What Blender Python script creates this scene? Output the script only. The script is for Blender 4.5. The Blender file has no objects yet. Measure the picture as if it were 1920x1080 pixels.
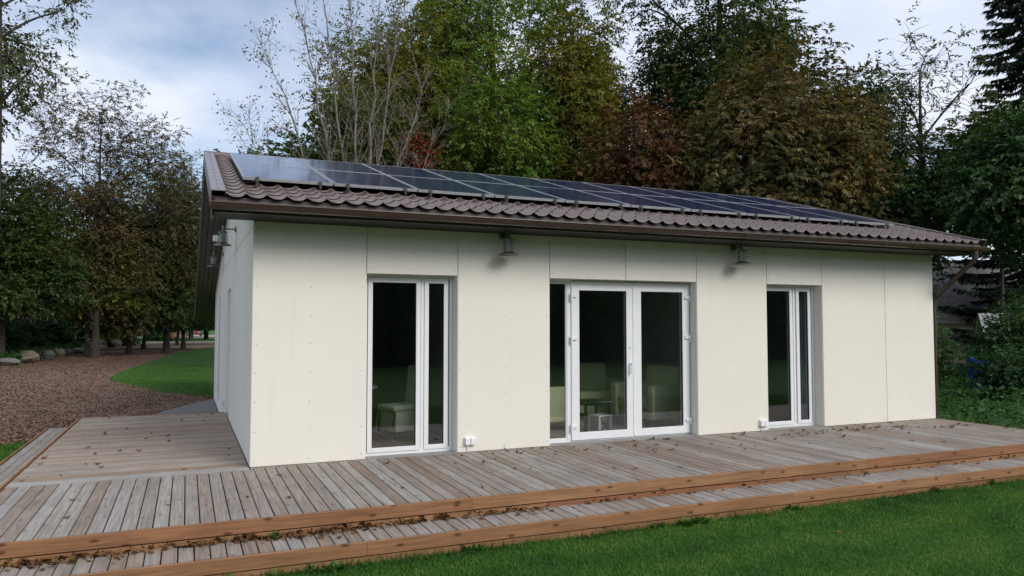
import bpy, bmesh, math, random
import numpy as np
from mathutils import Vector, Matrix

rng = np.random.default_rng(7)
random.seed(7)
SC = bpy.context.scene
COL = SC.collection
R = math.radians

# ------------------------------------------------------------------ camera
cam = bpy.data.cameras.new('camera')
camo = bpy.data.objects.new('camera', cam)
COL.objects.link(camo)
camo.location = (-0.692, -9.186, 1.65)
camo.rotation_euler = (R(90 + 2.707), 0, R(-23.335))
cam.sensor_width = 36
cam.lens = 26.473
cam.clip_start = 0.05
cam.clip_end = 3000
SC.camera = camo

# ------------------------------------------------------------------ sky, sun, exposure
SUN_EL, SUN_AZ = 35.0, 155.0            # azimuth clockwise from +Y
SUN_STRENGTH, SUN_ANGLE = 1.5, 30.0
SC.view_settings.view_transform = 'Standard'
SC.view_settings.look = 'None'
SC.view_settings.gamma = 1
SC.view_settings.exposure = 0.66
SC.cycles.max_bounces = 8
SC.cycles.diffuse_bounces = 3
SC.cycles.glossy_bounces = 3
SC.cycles.transmission_bounces = 4
SC.cycles.transparent_max_bounces = 8
SC.cycles.caustics_reflective = False
SC.cycles.caustics_refractive = False
SC.cycles.use_denoising = True

world = bpy.data.worlds.new('World')
SC.world = world
world.use_nodes = True
wt = world.node_tree
wt.nodes.clear()


class NT:
    """tiny node-tree helper"""
    def __init__(self, tree):
        self.t = tree

    def n(self, kind, **kw):
        nd = self.t.nodes.new(kind)
        for k, v in kw.items():
            if k.startswith('i_'):
                nd.inputs[k[2:].replace('_', ' ')].default_value = v
            else:
                setattr(nd, k, v)
        return nd

    def l(self, a, b):
        self.t.links.new(a, b)

    def ramp(self, fac, stops, interp='LINEAR'):
        nd = self.t.nodes.new('ShaderNodeValToRGB')
        cr = nd.color_ramp
        cr.interpolation = interp
        while len(cr.elements) < len(stops):
            cr.elements.new(0.5)
        for e, (p, c) in zip(cr.elements, stops):
            e.position = p
            e.color = c if len(c) == 4 else (*c, 1)
        self.l(fac, nd.inputs[0])
        return nd.outputs[0]

    def mix(self, fac, a, b, mode='MIX'):
        nd = self.t.nodes.new('ShaderNodeMix')
        nd.data_type = 'RGBA'
        nd.blend_type = mode
        for sock, v in ((nd.inputs[0], fac), (nd.inputs[6], a), (nd.inputs[7], b)):
            if isinstance(v, (int, float)):
                sock.default_value = v
            elif isinstance(v, (tuple, list)):
                sock.default_value = v if len(v) == 4 else (*v, 1)
            else:
                self.l(v, sock)
        return nd.outputs[2]

    def math(self, op, a, b=0.0, c=0.0):
        nd = self.t.nodes.new('ShaderNodeMath')
        nd.operation = op
        for sock, v in zip(nd.inputs, (a, b, c)):
            if isinstance(v, (int, float)):
                sock.default_value = v
            else:
                self.l(v, sock)
        return nd.outputs[0]

    def vmath(self, op, a, b=(0, 0, 0)):
        nd = self.t.nodes.new('ShaderNodeVectorMath')
        nd.operation = op
        for sock, v in zip(nd.inputs, (a, b)):
            if isinstance(v, (tuple, list)):
                sock.default_value = v
            else:
                self.l(v, sock)
        return nd.outputs[0]

    def noise(self, vec, scale, detail=4, rough=0.55, out=0):
        nd = self.t.nodes.new('ShaderNodeTexNoise')
        nd.inputs['Scale'].default_value = scale
        nd.inputs['Detail'].default_value = detail
        nd.inputs['Roughness'].default_value = rough
        if vec is not None:
            self.l(vec, nd.inputs['Vector'])
        return nd.outputs[out]


W = NT(wt)
sky = W.n('ShaderNodeTexSky', sky_type='NISHITA', sun_disc=False)
sky.sun_elevation = R(SUN_EL)
sky.sun_rotation = R(SUN_AZ)
sky.altitude = 60
tc = W.n('ShaderNodeTexCoord')
sep = W.n('ShaderNodeSeparateXYZ')
W.l(tc.outputs['Generated'], sep.inputs[0])
zz = W.math('ADD', W.math('MAXIMUM', sep.outputs[2], 0.0), 0.22)
cmb = W.n('ShaderNodeCombineXYZ')
W.l(W.math('DIVIDE', sep.outputs[0], zz), cmb.inputs[0])
W.l(W.math('DIVIDE', sep.outputs[1], zz), cmb.inputs[1])
warp = W.vmath('ADD', cmb.outputs[0], (3.1, 1.7, 0.0))
n1 = W.noise(warp, 0.75, 7, 0.55)
n2 = W.noise(warp, 1.9, 5, 0.5)
cover = W.ramp(n1, [(0.34, (0, 0, 0)), (0.50, (1, 1, 1))])
cloud = W.ramp(n2, [(0.28, (0.41, 0.455, 0.58)), (0.52, (0.49, 0.535, 0.645)), (0.74, (0.64, 0.665, 0.71))])
blue = W.mix(1.0, sky.outputs[0], (0.088, 0.088, 0.088), 'MULTIPLY')
skycol = W.mix(cover, blue, cloud)
bg = W.n('ShaderNodeBackground')
bg.inputs['Strength'].default_value = 1.0
W.l(skycol, bg.inputs[0])
wo = W.n('ShaderNodeOutputWorld')
W.l(bg.outputs[0], wo.inputs[0])

sun = bpy.data.lights.new('sun', 'SUN')
sun.energy = SUN_STRENGTH
sun.angle = R(SUN_ANGLE)
sun.color = (1.0, 0.95, 0.86)
suno = bpy.data.objects.new('sun', sun)
COL.objects.link(suno)
sdir = Vector((math.sin(R(SUN_AZ)) * math.cos(R(SUN_EL)), math.cos(R(SUN_AZ)) * math.cos(R(SUN_EL)), math.sin(R(SUN_EL))))
suno.rotation_euler = sdir.to_track_quat('Z', 'Y').to_euler()
suno.location = (0, -20, 30)

# ------------------------------------------------------------------ materials
MATS = {}


def new_mat(name):
    m = bpy.data.materials.new(name)
    m.use_nodes = True
    T = NT(m.node_tree)
    b = m.node_tree.nodes['Principled BSDF']
    MATS[name] = m
    return m, T, b


def bump(T, b, height, strength=0.3, dist=0.02):
    bp = T.n('ShaderNodeBump')
    bp.inputs['Strength'].default_value = strength
    bp.inputs['Distance'].default_value = dist
    T.l(height, bp.inputs['Height'])
    T.l(bp.outputs[0], b.inputs['Normal'])


def simple(name, col, rough=0.6, metal=0.0, var=0.12, scale=6.0, bumps=0.0, spec=0.5, coat=0.0):
    m, T, b = new_mat(name)
    c = T.n('ShaderNodeTexCoord')
    nz = T.noise(c.outputs['Object'], scale, 5)
    dark = tuple(x * (1 - var) for x in col)
    lite = tuple(min(1, x * (1 + var)) for x in col)
    T.l(T.ramp(nz, [(0.3, dark), (0.7, lite)]), b.inputs['Base Color'])
    b.inputs['Roughness'].default_value = rough
    b.inputs['Metallic'].default_value = metal
    b.inputs['Specular IOR Level'].default_value = spec
    b.inputs['Coat Weight'].default_value = coat
    if bumps:
        bump(T, b, T.noise(c.outputs['Object'], scale * 6, 4), bumps, 0.01)
    return m


def wood(name, tones, rough=0.75, dirt=0.5):
    """boards with their length along local Y; every board takes its own tone"""
    m, T, b = new_mat(name)
    c = T.n('ShaderNodeTexCoord')
    oi = T.n('ShaderNodeObjectInfo')
    off = T.n('ShaderNodeCombineXYZ')
    T.l(T.math('MULTIPLY', oi.outputs['Random'], 37.0), off.inputs[0])
    T.l(T.math('MULTIPLY', oi.outputs['Random'], 91.0), off.inputs[1])
    T.l(T.math('MULTIPLY', oi.outputs['Random'], 53.0), off.inputs[2])
    p = T.vmath('ADD', c.outputs['Object'], off.outputs[0])
    g = T.noise(T.vmath('MULTIPLY', p, (55, 2.2, 55)), 1.0, 5, 0.6)
    g2 = T.noise(T.vmath('MULTIPLY', p, (9, 0.9, 9)), 1.0, 3, 0.5)
    knot = T.n('ShaderNodeTexVoronoi', voronoi_dimensions='2D')
    knot.inputs['Scale'].default_value = 1.0
    sp = T.n('ShaderNodeSeparateXYZ')
    T.l(p, sp.inputs[0])
    kv = T.n('ShaderNodeCombineXYZ')
    T.l(T.math('MULTIPLY', T.math('ADD', sp.outputs[0], sp.outputs[2]), 6.0), kv.inputs[0])
    T.l(T.math('MULTIPLY', sp.outputs[1], 2.4), kv.inputs[1])
    T.l(kv.outputs[0], knot.inputs['Vector'])
    kn = T.ramp(knot.outputs['Distance'], [(0.03, (0.22, 0.18, 0.15)), (0.075, (0.6, 0.55, 0.5)), (0.12, (1, 1, 1))])
    stops = [(i / max(1, len(tones) - 1) * 0.96 + 0.02, t) for i, t in enumerate(tones)]
    tone = T.ramp(oi.outputs['Random'], stops)
    tone = T.mix(T.math('MULTIPLY', g2, 0.75), tone, tuple(x * 0.62 for x in tones[-1]))
    tone = T.mix(0.7, tone, T.ramp(g, [(0.25, (0.35, 0.35, 0.35)), (0.6, (1, 1, 1)), (0.8, (1.15, 1.15, 1.15))]), 'MULTIPLY')
    tone = T.mix(dirt, tone, kn, 'MULTIPLY')
    geo = T.n('ShaderNodeNewGeometry')
    st = T.noise(geo.outputs['Position'], 1.3, 5, 0.6)
    tone = T.mix(0.5, tone, T.ramp(st, [(0.35, (0.72, 0.70, 0.68)), (0.62, (1.08, 1.08, 1.08))]), 'MULTIPLY')
    T.l(tone, b.inputs['Base Color'])
    b.inputs['Roughness'].default_value = rough
    b.inputs['Specular IOR Level'].default_value = 0.3
    bump(T, b, g, 0.35, 0.004)
    return m


def leaf(name, cols, clump=0.45, trans=0.35, rough=0.55, bands=False):
    """foliage: each leaf its own tone, clumps drift between tones"""
    m, T, b = new_mat(name)
    geo = T.n('ShaderNodeNewGeometry')
    c = T.n('ShaderNodeTexCoord')
    nz = T.noise(c.outputs['Object'], clump, 3, 0.6)
    f = T.math('ADD', T.math('MULTIPLY', geo.outputs['Random Per Island'], 0.42), T.math('MULTIPLY', T.math('SUBTRACT', nz, 0.32), 1.5))
    if bands:   # passes of the mower leave the sward alternately lighter and darker
        sp = T.n('ShaderNodeSeparateXYZ')
        T.l(c.outputs['Object'], sp.inputs[0])
        w = T.math('ADD', T.math('MULTIPLY', sp.outputs[0], -0.75), T.math('MULTIPLY', sp.outputs[1], 7.5))
        f = T.math('ADD', f, T.math('MULTIPLY', T.math('SUBTRACT', T.noise(c.outputs['Object'], 2.6, 4, 0.65), 0.5), 1.1))
        f = T.math('ADD', f, T.math('MULTIPLY', T.math('SINE', T.math('ADD', w, T.math('MULTIPLY', nz, 5.0))), 0.13))
    stops = [(i / max(1, len(cols) - 1), k) for i, k in enumerate(cols)]
    col = T.ramp(f, stops)
    T.l(col, b.inputs['Base Color'])
    b.inputs['Roughness'].default_value = rough
    b.inputs['Specular IOR Level'].default_value = 0.35
    tr = T.n('ShaderNodeBsdfTranslucent')
    T.l(T.mix(1.0, col, (1.1, 1.1, 0.7), 'MULTIPLY'), tr.inputs[0])
    ms = T.n('ShaderNodeMixShader')
    ms.inputs[0].default_value = trans
    T.l(b.outputs[0], ms.inputs[1])
    T.l(tr.outputs[0], ms.inputs[2])
    T.l(ms.outputs[0], m.node_tree.nodes['Material Output'].inputs[0])
    return m


def glassy(name, tint=(0.86, 0.9, 0.88), base=0.06):
    m, T, b = new_mat(name)
    lw = T.n('ShaderNodeLayerWeight')
    fac = T.math('ADD', T.math('MULTIPLY', T.math('POWER', lw.outputs['Facing'], 4.0), 1.0 - base), base)
    tp = T.n('ShaderNodeBsdfTransparent')
    tp.inputs[0].default_value = (*tint, 1)
    gl = T.n('ShaderNodeBsdfGlossy')
    gl.inputs['Roughness'].default_value = 0.0
    gl.inputs['Color'].default_value = (1, 1, 1, 1)
    ms = T.n('ShaderNodeMixShader')
    T.l(fac, ms.inputs[0])
    T.l(tp.outputs[0], ms.inputs[1])
    T.l(gl.outputs[0], ms.inputs[2])
    T.l(ms.outputs[0], m.node_tree.nodes['Material Output'].inputs[0])
    return m


wood('deck_wood', [(0.43, 0.405, 0.375), (0.32, 0.275, 0.23), (0.44, 0.40, 0.355), (0.32, 0.235, 0.175), (0.42, 0.40, 0.38), (0.28, 0.195, 0.14), (0.38, 0.335, 0.285)])
wood('side_deck_wood', [(0.41, 0.355, 0.29), (0.34, 0.245, 0.17), (0.46, 0.42, 0.375), (0.31, 0.21, 0.135), (0.43, 0.385, 0.335), (0.37, 0.275, 0.195)])
wood('pale_wood', [(0.46, 0.43, 0.40), (0.42, 0.39, 0.36)])
wood('fascia_wood', [(0.36, 0.175, 0.085), (0.41, 0.22, 0.11), (0.31, 0.13, 0.065), (0.38, 0.20, 0.10)], dirt=0.85)
simple('dark_timber', (0.035, 0.028, 0.022), 0.9)  # also colours the blocks that darken the plank gaps
simple('cladding_back', (0.50, 0.48, 0.43), 0.8)
simple('white_plastic', (0.80, 0.81, 0.83), 0.32, var=0.03)
simple('rubber_seal', (0.02, 0.02, 0.02), 0.6)
simple('brown_metal', (0.060, 0.036, 0.028), 0.27, var=0.15, spec=0.6)
simple('soffit_shade_brown', (0.016, 0.012, 0.010), 0.6)  # darker soffit brown with the shade under the eave put into it
simple('dark_soffit', (0.085, 0.072, 0.066), 0.5, var=0.2)
simple('flashing_metal', (0.135, 0.10, 0.095), 0.28, var=0.12, spec=0.7)
simple('galvanised', (0.20, 0.195, 0.185), 0.38, 0.8, var=0.3, scale=14)
simple('aluminium', (0.36, 0.37, 0.39), 0.55, 0.25, var=0.06)
simple('lamp_glass', (0.5, 0.52, 0.5), 0.1)
simple('interior_dark', (0.56, 0.60, 0.62), 0.8)
simple('interior_floor', (0.30, 0.25, 0.20), 0.5)
simple('chair_fabric', (0.48, 0.48, 0.31), 0.9, bumps=0.2)
simple('pale_fabric', (0.58, 0.60, 0.46), 0.9, bumps=0.2)
simple('black_table', (0.025, 0.03, 0.03), 0.25)
simple('chrome', (0.7, 0.7, 0.7), 0.12, 1.0)
simple('grey_curtain', (0.30, 0.32, 0.36), 0.9)
simple('white_paint', (0.72, 0.72, 0.70), 0.5)
simple('screw_steel', (0.24, 0.22, 0.19), 0.5)
simple('blue_plastic', (0.01, 0.05, 0.42), 0.35)
simple('concrete', (0.28, 0.28, 0.27), 0.9, bumps=0.4)
simple('ramp_concrete', (0.15, 0.145, 0.14), 0.9, bumps=0.4)
simple('tyre', (0.015, 0.015, 0.015), 0.9)
simple('car_glass', (0.02, 0.025, 0.03), 0.08)
simple('car_white', (0.70, 0.71, 0.72), 0.25, coat=0.6)
simple('car_silver', (0.42, 0.44, 0.46), 0.3, 0.4, coat=0.6)
simple('car_black', (0.02, 0.02, 0.022), 0.25, coat=0.6)
simple('car_red', (0.22, 0.03, 0.03), 0.25, coat=0.6)
simple('plaster_pale', (0.52, 0.46, 0.36), 0.9, bumps=0.3)
simple('metal_sheet', (0.62, 0.64, 0.68), 0.45, var=0.12, scale=2)
simple('stone_grey', (0.15, 0.15, 0.138), 0.9, var=0.45, scale=5, bumps=0.6)
simple('stone_warm', (0.19, 0.16, 0.12), 0.9, var=0.4, scale=5, bumps=0.6)
glassy('glass', tint=(0.92, 0.95, 0.95), base=0.075)
leaf('dry_leaf', [(0.03, 0.016, 0.009), (0.075, 0.036, 0.016), (0.15, 0.07, 0.026), (0.21, 0.12, 0.042), (0.11, 0.1, 0.03)], clump=7.0, trans=0.15)
leaf('path_leaf', [(0.085, 0.044, 0.028), (0.18, 0.092, 0.055), (0.28, 0.16, 0.1), (0.36, 0.25, 0.17)], clump=1.2, trans=0.1)
leaf('grass_blade', [(0.022, 0.08, 0.01), (0.042, 0.135, 0.013), (0.082, 0.195, 0.02), (0.17, 0.26, 0.045)], clump=0.45, trans=0.3, bands=True)
leaf('weed_leaf', [(0.05, 0.14, 0.02), (0.09, 0.18, 0.03)], clump=2, trans=0.3)
leaf('bank_leaf', [(0.018, 0.05, 0.014), (0.03, 0.085, 0.02), (0.05, 0.12, 0.03), (0.08, 0.13, 0.04)], clump=0.8)
leaf('leaf_ash', [(0.041, 0.061, 0.024), (0.074, 0.101, 0.041), (0.115, 0.121, 0.054), (0.135, 0.115, 0.047)])
leaf('leaf_airy_brown', [(0.045, 0.055, 0.022), (0.09, 0.09, 0.034), (0.14, 0.1, 0.045), (0.17, 0.095, 0.05)], trans=0.3)
leaf('leaf_olive', [(0.036, 0.072, 0.016), (0.085, 0.13, 0.022), (0.175, 0.185, 0.028), (0.25, 0.195, 0.034), (0.2, 0.115, 0.034)], clump=0.4, trans=0.42)
leaf('leaf_brown_green', [(0.014, 0.038, 0.01), (0.036, 0.075, 0.016), (0.075, 0.1, 0.022), (0.13, 0.1, 0.03)], clump=0.4, trans=0.3)
leaf('leaf_dark', [(0.01, 0.034, 0.01), (0.02, 0.062, 0.016), (0.04, 0.095, 0.022), (0.08, 0.12, 0.03)], clump=0.5, trans=0.3)
leaf('leaf_maple', [(0.022, 0.055, 0.014), (0.045, 0.095, 0.02), (0.11, 0.13, 0.025), (0.21, 0.12, 0.03)], clump=0.5, trans=0.35)
leaf('leaf_green', [(0.03, 0.085, 0.016), (0.062, 0.145, 0.022), (0.125, 0.21, 0.03), (0.22, 0.245, 0.036), (0.26, 0.19, 0.04)], clump=0.35, trans=0.42)
leaf('leaf_chestnut', [(0.018, 0.04, 0.012), (0.042, 0.07, 0.018), (0.1, 0.1, 0.028), (0.165, 0.1, 0.032), (0.27, 0.215, 0.075), (0.18, 0.072, 0.025)], clump=0.6, trans=0.32)
leaf('leaf_chestnut_red', [(0.02, 0.028, 0.01), (0.07, 0.036, 0.014), (0.16, 0.058, 0.02), (0.07, 0.08, 0.022), (0.22, 0.115, 0.035)], clump=0.6, trans=0.28)
leaf('leaf_red', [(0.12, 0.018, 0.012), (0.20, 0.03, 0.015), (0.16, 0.05, 0.02)])
leaf('needle', [(0.010, 0.026, 0.016), (0.018, 0.042, 0.024), (0.03, 0.058, 0.03)], trans=0.1)


def bark(name, a, bb):
    m, T, b = new_mat(name)
    c = T.n('ShaderNodeTexCoord')
    nz = T.noise(T.vmath('MULTIPLY', c.outputs['Object'], (5, 5, 1.2)), 2.5, 6, 0.65)
    T.l(T.ramp(nz, [(0.3, a), (0.7, bb)]), b.inputs['Base Color'])
    b.inputs['Roughness'].default_value = 0.95
    bump(T, b, nz, 0.7, 0.03)


bark('bark_dark', (0.025, 0.021, 0.018), (0.075, 0.062, 0.05))
bark('bark_pale', (0.13, 0.12, 0.105), (0.27, 0.25, 0.22))
bark('bark_mid', (0.06, 0.052, 0.042), (0.14, 0.12, 0.10))


def cladding_mat():
    m, T, b = new_mat('cladding')
    geo = T.n('ShaderNodeNewGeometry')
    pos = geo.outputs['Position']
    big = T.noise(pos, 0.9, 4, 0.55)
    strk = T.noise(T.vmath('MULTIPLY', pos, (7, 7, 0.35)), 1.0, 5, 0.6)
    col = T.ramp(big, [(0.3, (0.785, 0.752, 0.672)), (0.7, (0.81, 0.782, 0.708))])
    oi = T.n('ShaderNodeObjectInfo')
    col = T.mix(1.0, col, T.ramp(oi.outputs['Random'], [(0.0, (0.965, 0.965, 0.96)), (1.0, (1.02, 1.02, 1.02))]), 'MULTIPLY')
    col = T.mix(T.ramp(strk, [(0.56, (0, 0, 0)), (0.86, (0.14, 0.14, 0.14))]), col, (0.50, 0.49, 0.45))
    T.l(col, b.inputs['Base Color'])
    b.inputs['Roughness'].default_value = 0.55
    b.inputs['Specular IOR Level'].default_value = 0.35
    bump(T, b, T.noise(pos, 55, 3), 0.06, 0.004)


cladding_mat()


def tile_mat():
    m, T, b = new_mat('roof_metal')
    geo = T.n('ShaderNodeNewGeometry')
    nz = T.noise(geo.outputs['Position'], 2.3, 5, 0.6)
    fine = T.noise(geo.outputs['Position'], 30, 3, 0.6)
    col = T.ramp(nz, [(0.3, (0.105, 0.074, 0.066)), (0.7, (0.150, 0.108, 0.097))])
    col = T.mix(T.ramp(fine, [(0.6, (0, 0, 0)), (0.8, (0.35, 0.35, 0.35))]), col, (0.10, 0.085, 0.07))
    T.l(col, b.inputs['Base Color'])
    b.inputs['Roughness'].default_value = 0.4
    b.inputs['Specular IOR Level'].default_value = 0.55


tile_mat()


def panel_mat():
    m, T, b = new_mat('solar_glass')
    c = T.n('ShaderNodeTexCoord')
    br = T.n('ShaderNodeTexBrick')
    br.offset = 0.0
    br.inputs['Color1'].default_value = (0.014, 0.026, 0.085, 1)
    br.inputs['Color2'].default_value = (0.018, 0.032, 0.10, 1)
    br.inputs['Mortar'].default_value = (0.05, 0.055, 0.07, 1)
    br.inputs['Scale'].default_value = 1.0
    br.inputs['Mortar Size'].default_value = 0.003
    br.inputs['Brick Width'].default_value = 0.158
    br.inputs['Row Height'].default_value = 0.158
    T.l(c.outputs['Object'], br.inputs['Vector'])
    T.l(br.outputs[0], b.inputs['Base Color'])
    dust = T.noise(c.outputs['Object'], 3.0, 5, 0.65)
    T.l(T.ramp(dust, [(0.3, (0.05, 0.05, 0.05)), (0.8, (0.16, 0.16, 0.16))]), b.inputs['Roughness'])
    b.inputs['Specular IOR Level'].default_value = 0.5


panel_mat()


def ground_mat(name, stops, scale, bscale, bstr, bdist, big=None):
    m, T, b = new_mat(name)
    geo = T.n('ShaderNodeNewGeometry')
    pos = geo.outputs['Position']
    a = T.noise(pos, scale, 6, 0.65)
    col = T.ramp(a, stops)
    if big:
        g = T.noise(pos, 0.18, 4, 0.6)
        col = T.mix(T.ramp(g, [(0.4, (0, 0, 0)), (0.65, (0.8, 0.8, 0.8))]), col, big)
    T.l(col, b.inputs['Base Color'])
    b.inputs['Roughness'].default_value = 0.95
    b.inputs['Specular IOR Level'].default_value = 0.2
    bump(T, b, T.noise(pos, bscale, 5, 0.7), bstr, bdist)


ground_mat('grass_ground', [(0.3, (0.028, 0.078, 0.010)), (0.55, (0.048, 0.135, 0.016)), (0.75, (0.085, 0.165, 0.028))], 9, 60, 0.8, 0.05, (0.04, 0.10, 0.014))
ground_mat('path_ground', [(0.3, (0.10, 0.062, 0.046)), (0.5, (0.19, 0.135, 0.105)), (0.7, (0.31, 0.24, 0.19))], 16, 45, 0.9, 0.04, (0.17, 0.12, 0.09))
ground_mat('asphalt', [(0.3, (0.05, 0.05, 0.05)), (0.7, (0.085, 0.083, 0.08))], 40, 90, 0.5, 0.01)
ground_mat('drive_gravel', [(0.3, (0.20, 0.18, 0.15)), (0.7, (0.36, 0.33, 0.28))], 20, 50, 0.5, 0.02)


def stone_wall_mat():
    m, T, b = new_mat('stone_wall')
    c = T.n('ShaderNodeTexCoord')
    br = T.n('ShaderNodeTexBrick')
    br.inputs['Color1'].default_value = (0.13, 0.085, 0.06, 1)
    br.inputs['Color2'].default_value = (0.09, 0.07, 0.055, 1)
    br.inputs['Mortar'].default_value = (0.05, 0.045, 0.04, 1)
    br.inputs['Scale'].default_value = 1.0
    br.inputs['Mortar Size'].default_value = 0.03
    br.inputs['Brick Width'].default_value = 0.5
    br.inputs['Row Height'].default_value = 0.2
    w = T.vmath('ADD', c.outputs['Object'], T.vmath('MULTIPLY', T.noise(c.outputs['Object'], 2.0, 3, out=1), (0.15, 0.15, 0.15)))
    rot = T.n('ShaderNodeMapping')
    rot.inputs['Rotation'].default_value = (R(90), 0, 0)
    T.l(w, rot.inputs['Vector'])
    T.l(rot.outputs[0], br.inputs['Vector'])
    T.l(br.outputs[0], b.inputs['Base Color'])
    b.inputs['Roughness'].default_value = 0.95
    bump(T, b, br.outputs['Fac'], 0.6, 0.03)


stone_wall_mat()
simple('old_roof', (0.20, 0.195, 0.19), 0.9, var=0.3, scale=3, bumps=0.5)


# ------------------------------------------------------------------ mesh helpers
def link(name, me, parent=None, loc=(0, 0, 0), rot=(0, 0, 0)):
    o = bpy.data.objects.new(name, me)
    COL.objects.link(o)
    o.location = loc
    o.rotation_euler = rot
    if parent is not None:
        o.parent = parent
    return o


def tag(o, label=None, cat=None, group=None, kind=None):
    for k, v in (('label', label), ('category', cat), ('group', group), ('kind', kind)):
        if v:
            o[k] = v
    return o


def thing(name, label, cat, loc=(0, 0, 0), rz=0.0, group=None):
    return tag(link(name, None, None, loc, (0, 0, rz)), label, cat, group)


def np_mesh(name, V, F, mat, smooth=False):
    """V (n,3); F list of (k,m) int arrays (all faces of one array share a size)"""
    me = bpy.data.meshes.new(name)
    V = np.asarray(V, dtype=np.float32)
    if not isinstance(F, list):
        F = [F]
    F = [np.asarray(f, dtype=np.int32) for f in F if len(f)]
    loops = np.concatenate([f.ravel() for f in F])
    sizes = np.concatenate([np.full(len(f), f.shape[1], dtype=np.int32) for f in F])
    starts = np.concatenate([[0], np.cumsum(sizes)[:-1]]).astype(np.int32)
    me.vertices.add(len(V))
    me.vertices.foreach_set('co', V.ravel())
    me.loops.add(len(loops))
    me.loops.foreach_set('vertex_index', loops)
    me.polygons.add(len(sizes))
    me.polygons.foreach_set('loop_start', starts)
    me.update(calc_edges=True)
    if smooth:
        me.polygons.foreach_set('use_smooth', np.ones(len(sizes), dtype=bool))
    me.materials.append(MATS[mat])
    return me


class MB:
    def __init__(self):
        self.v = []
        self.f = []

    def add(self, vs, fs):
        k = len(self.v)
        self.v += [tuple(p) for p in vs]
        self.f += [tuple(i + k for i in f) for f in fs]
        return self

    def box(self, x0, x1, y0, y1, z0, z1, M=None):
        vs = [(x, y, z) for z in (z0, z1) for y in (y0, y1) for x in (x0, x1)]
        if M is not None:
            vs = [tuple(M @ Vector(p)) for p in vs]
        return self.add(vs, [(0, 2, 3, 1), (4, 5, 7, 6), (0, 1, 5, 4), (2, 6, 7, 3), (0, 4, 6, 2), (1, 3, 7, 5)])

    def tube(self, pts, r, n=8, cap=True):
        pts = [Vector(p) for p in pts]
        rs = r if isinstance(r, (list, tuple)) else [r] * len(pts)
        vs, fs = [], []
        up = Vector((0, 0, 1))
        for i, p in enumerate(pts):
            d = (pts[min(i + 1, len(pts) - 1)] - pts[max(i - 1, 0)]).normalized()
            a = d.cross(up)
            if a.length < 1e-3:
                a = d.cross(Vector((0, 1, 0)))
            a.normalize()
            c = d.cross(a)
            for k in range(n):
                t = 2 * math.pi * k / n
                vs.append(p + (a * math.cos(t) + c * math.sin(t)) * rs[i])
        for i in range(len(pts) - 1):
            for k in range(n):
                fs.append((i * n + k, i * n + (k + 1) % n, (i + 1) * n + (k + 1) % n, (i + 1) * n + k))
        if cap:
            fs.append(tuple(range(n)))
            fs.append(tuple(range((len(pts) - 1) * n + n - 1, (len(pts) - 1) * n - 1, -1)))
        return self.add(vs, fs)

    def lathe(self, prof, c=(0, 0, 0), n=16):
        vs, fs = [], []
        for r, z in prof:
            for k in range(n):
                t = 2 * math.pi * k / n
                vs.append((c[0] + r * math.cos(t), c[1] + r * math.sin(t), c[2] + z))
        for i in range(len(prof) - 1):
            for k in range(n):
                fs.append((i * n + k, i * n + (k + 1) % n, (i + 1) * n + (k + 1) % n, (i + 1) * n + k))
        fs.append(tuple(range(n - 1, -1, -1)))
        fs.append(tuple(range((len(prof) - 1) * n, len(prof) * n)))
        return self.add(vs, fs)

    def prism(self, poly, axis, a, b):
        """poly: 2D points in the two other axes (in order), extruded from a to b on axis"""
        def p3(p, t):
            q = [0, 0, 0]
            o = [i for i in range(3) if i != axis]
            q[o[0]], q[o[1]], q[axis] = p[0], p[1], t
            return q
        n = len(poly)
        vs = [p3(p, a) for p in poly] + [p3(p, b) for p in poly]
        fs = [tuple(range(n)), tuple(range(2 * n - 1, n - 1, -1))]
        fs += [(i, i + n, (i + 1) % n + n, (i + 1) % n) for i in range(n)]
        return self.add(vs, fs)

    def mesh(self, name, mat, smooth=False, bevel=0.0, seg=2):
        me = bpy.data.meshes.new(name)
        me.from_pydata(self.v, [], self.f)
        bm = bmesh.new()
        bm.from_mesh(me)
        bmesh.ops.recalc_face_normals(bm, faces=bm.faces)
        if bevel:
            bmesh.ops.bevel(bm, geom=bm.edges[:], offset=bevel, segments=seg, profile=0.6, affect='EDGES', clamp_overlap=True)
        bm.to_mesh(me)
        bm.free()
        if smooth:
            me.polygons.foreach_set('use_smooth', [True] * len(me.polygons))
        me.materials.append(MATS[mat])
        return me

    def build(self, name, mat, parent=None, loc=(0, 0, 0), rot=(0, 0, 0), **kw):
        return link(name, self.mesh(name, mat, **kw), parent, loc, rot)


def struct(o):
    o['kind'] = 'structure'
    return o


# ------------------------------------------------------------------ the setting: ground, path, drive
GZ = -0.35
n = 60
gx = np.concatenate([np.linspace(-900, -60, 12), np.linspace(-50, 50, 41), np.linspace(60, 900, 12)])
X, Y = np.meshgrid(gx, gx, indexing='ij')
Z = np.full_like(X, GZ) + 0.0
V = np.stack([X, Y, Z], -1).reshape(-1, 3)
m_ = len(gx)
ii, jj = np.meshgrid(np.arange(m_ - 1), np.arange(m_ - 1), indexing='ij')
q = (ii * m_ + jj).ravel()
F = np.stack([q, q + m_, q + m_ + 1, q + 1], -1)
struct(link('ground', np_mesh('ground', V, F, 'grass_ground')))

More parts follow.
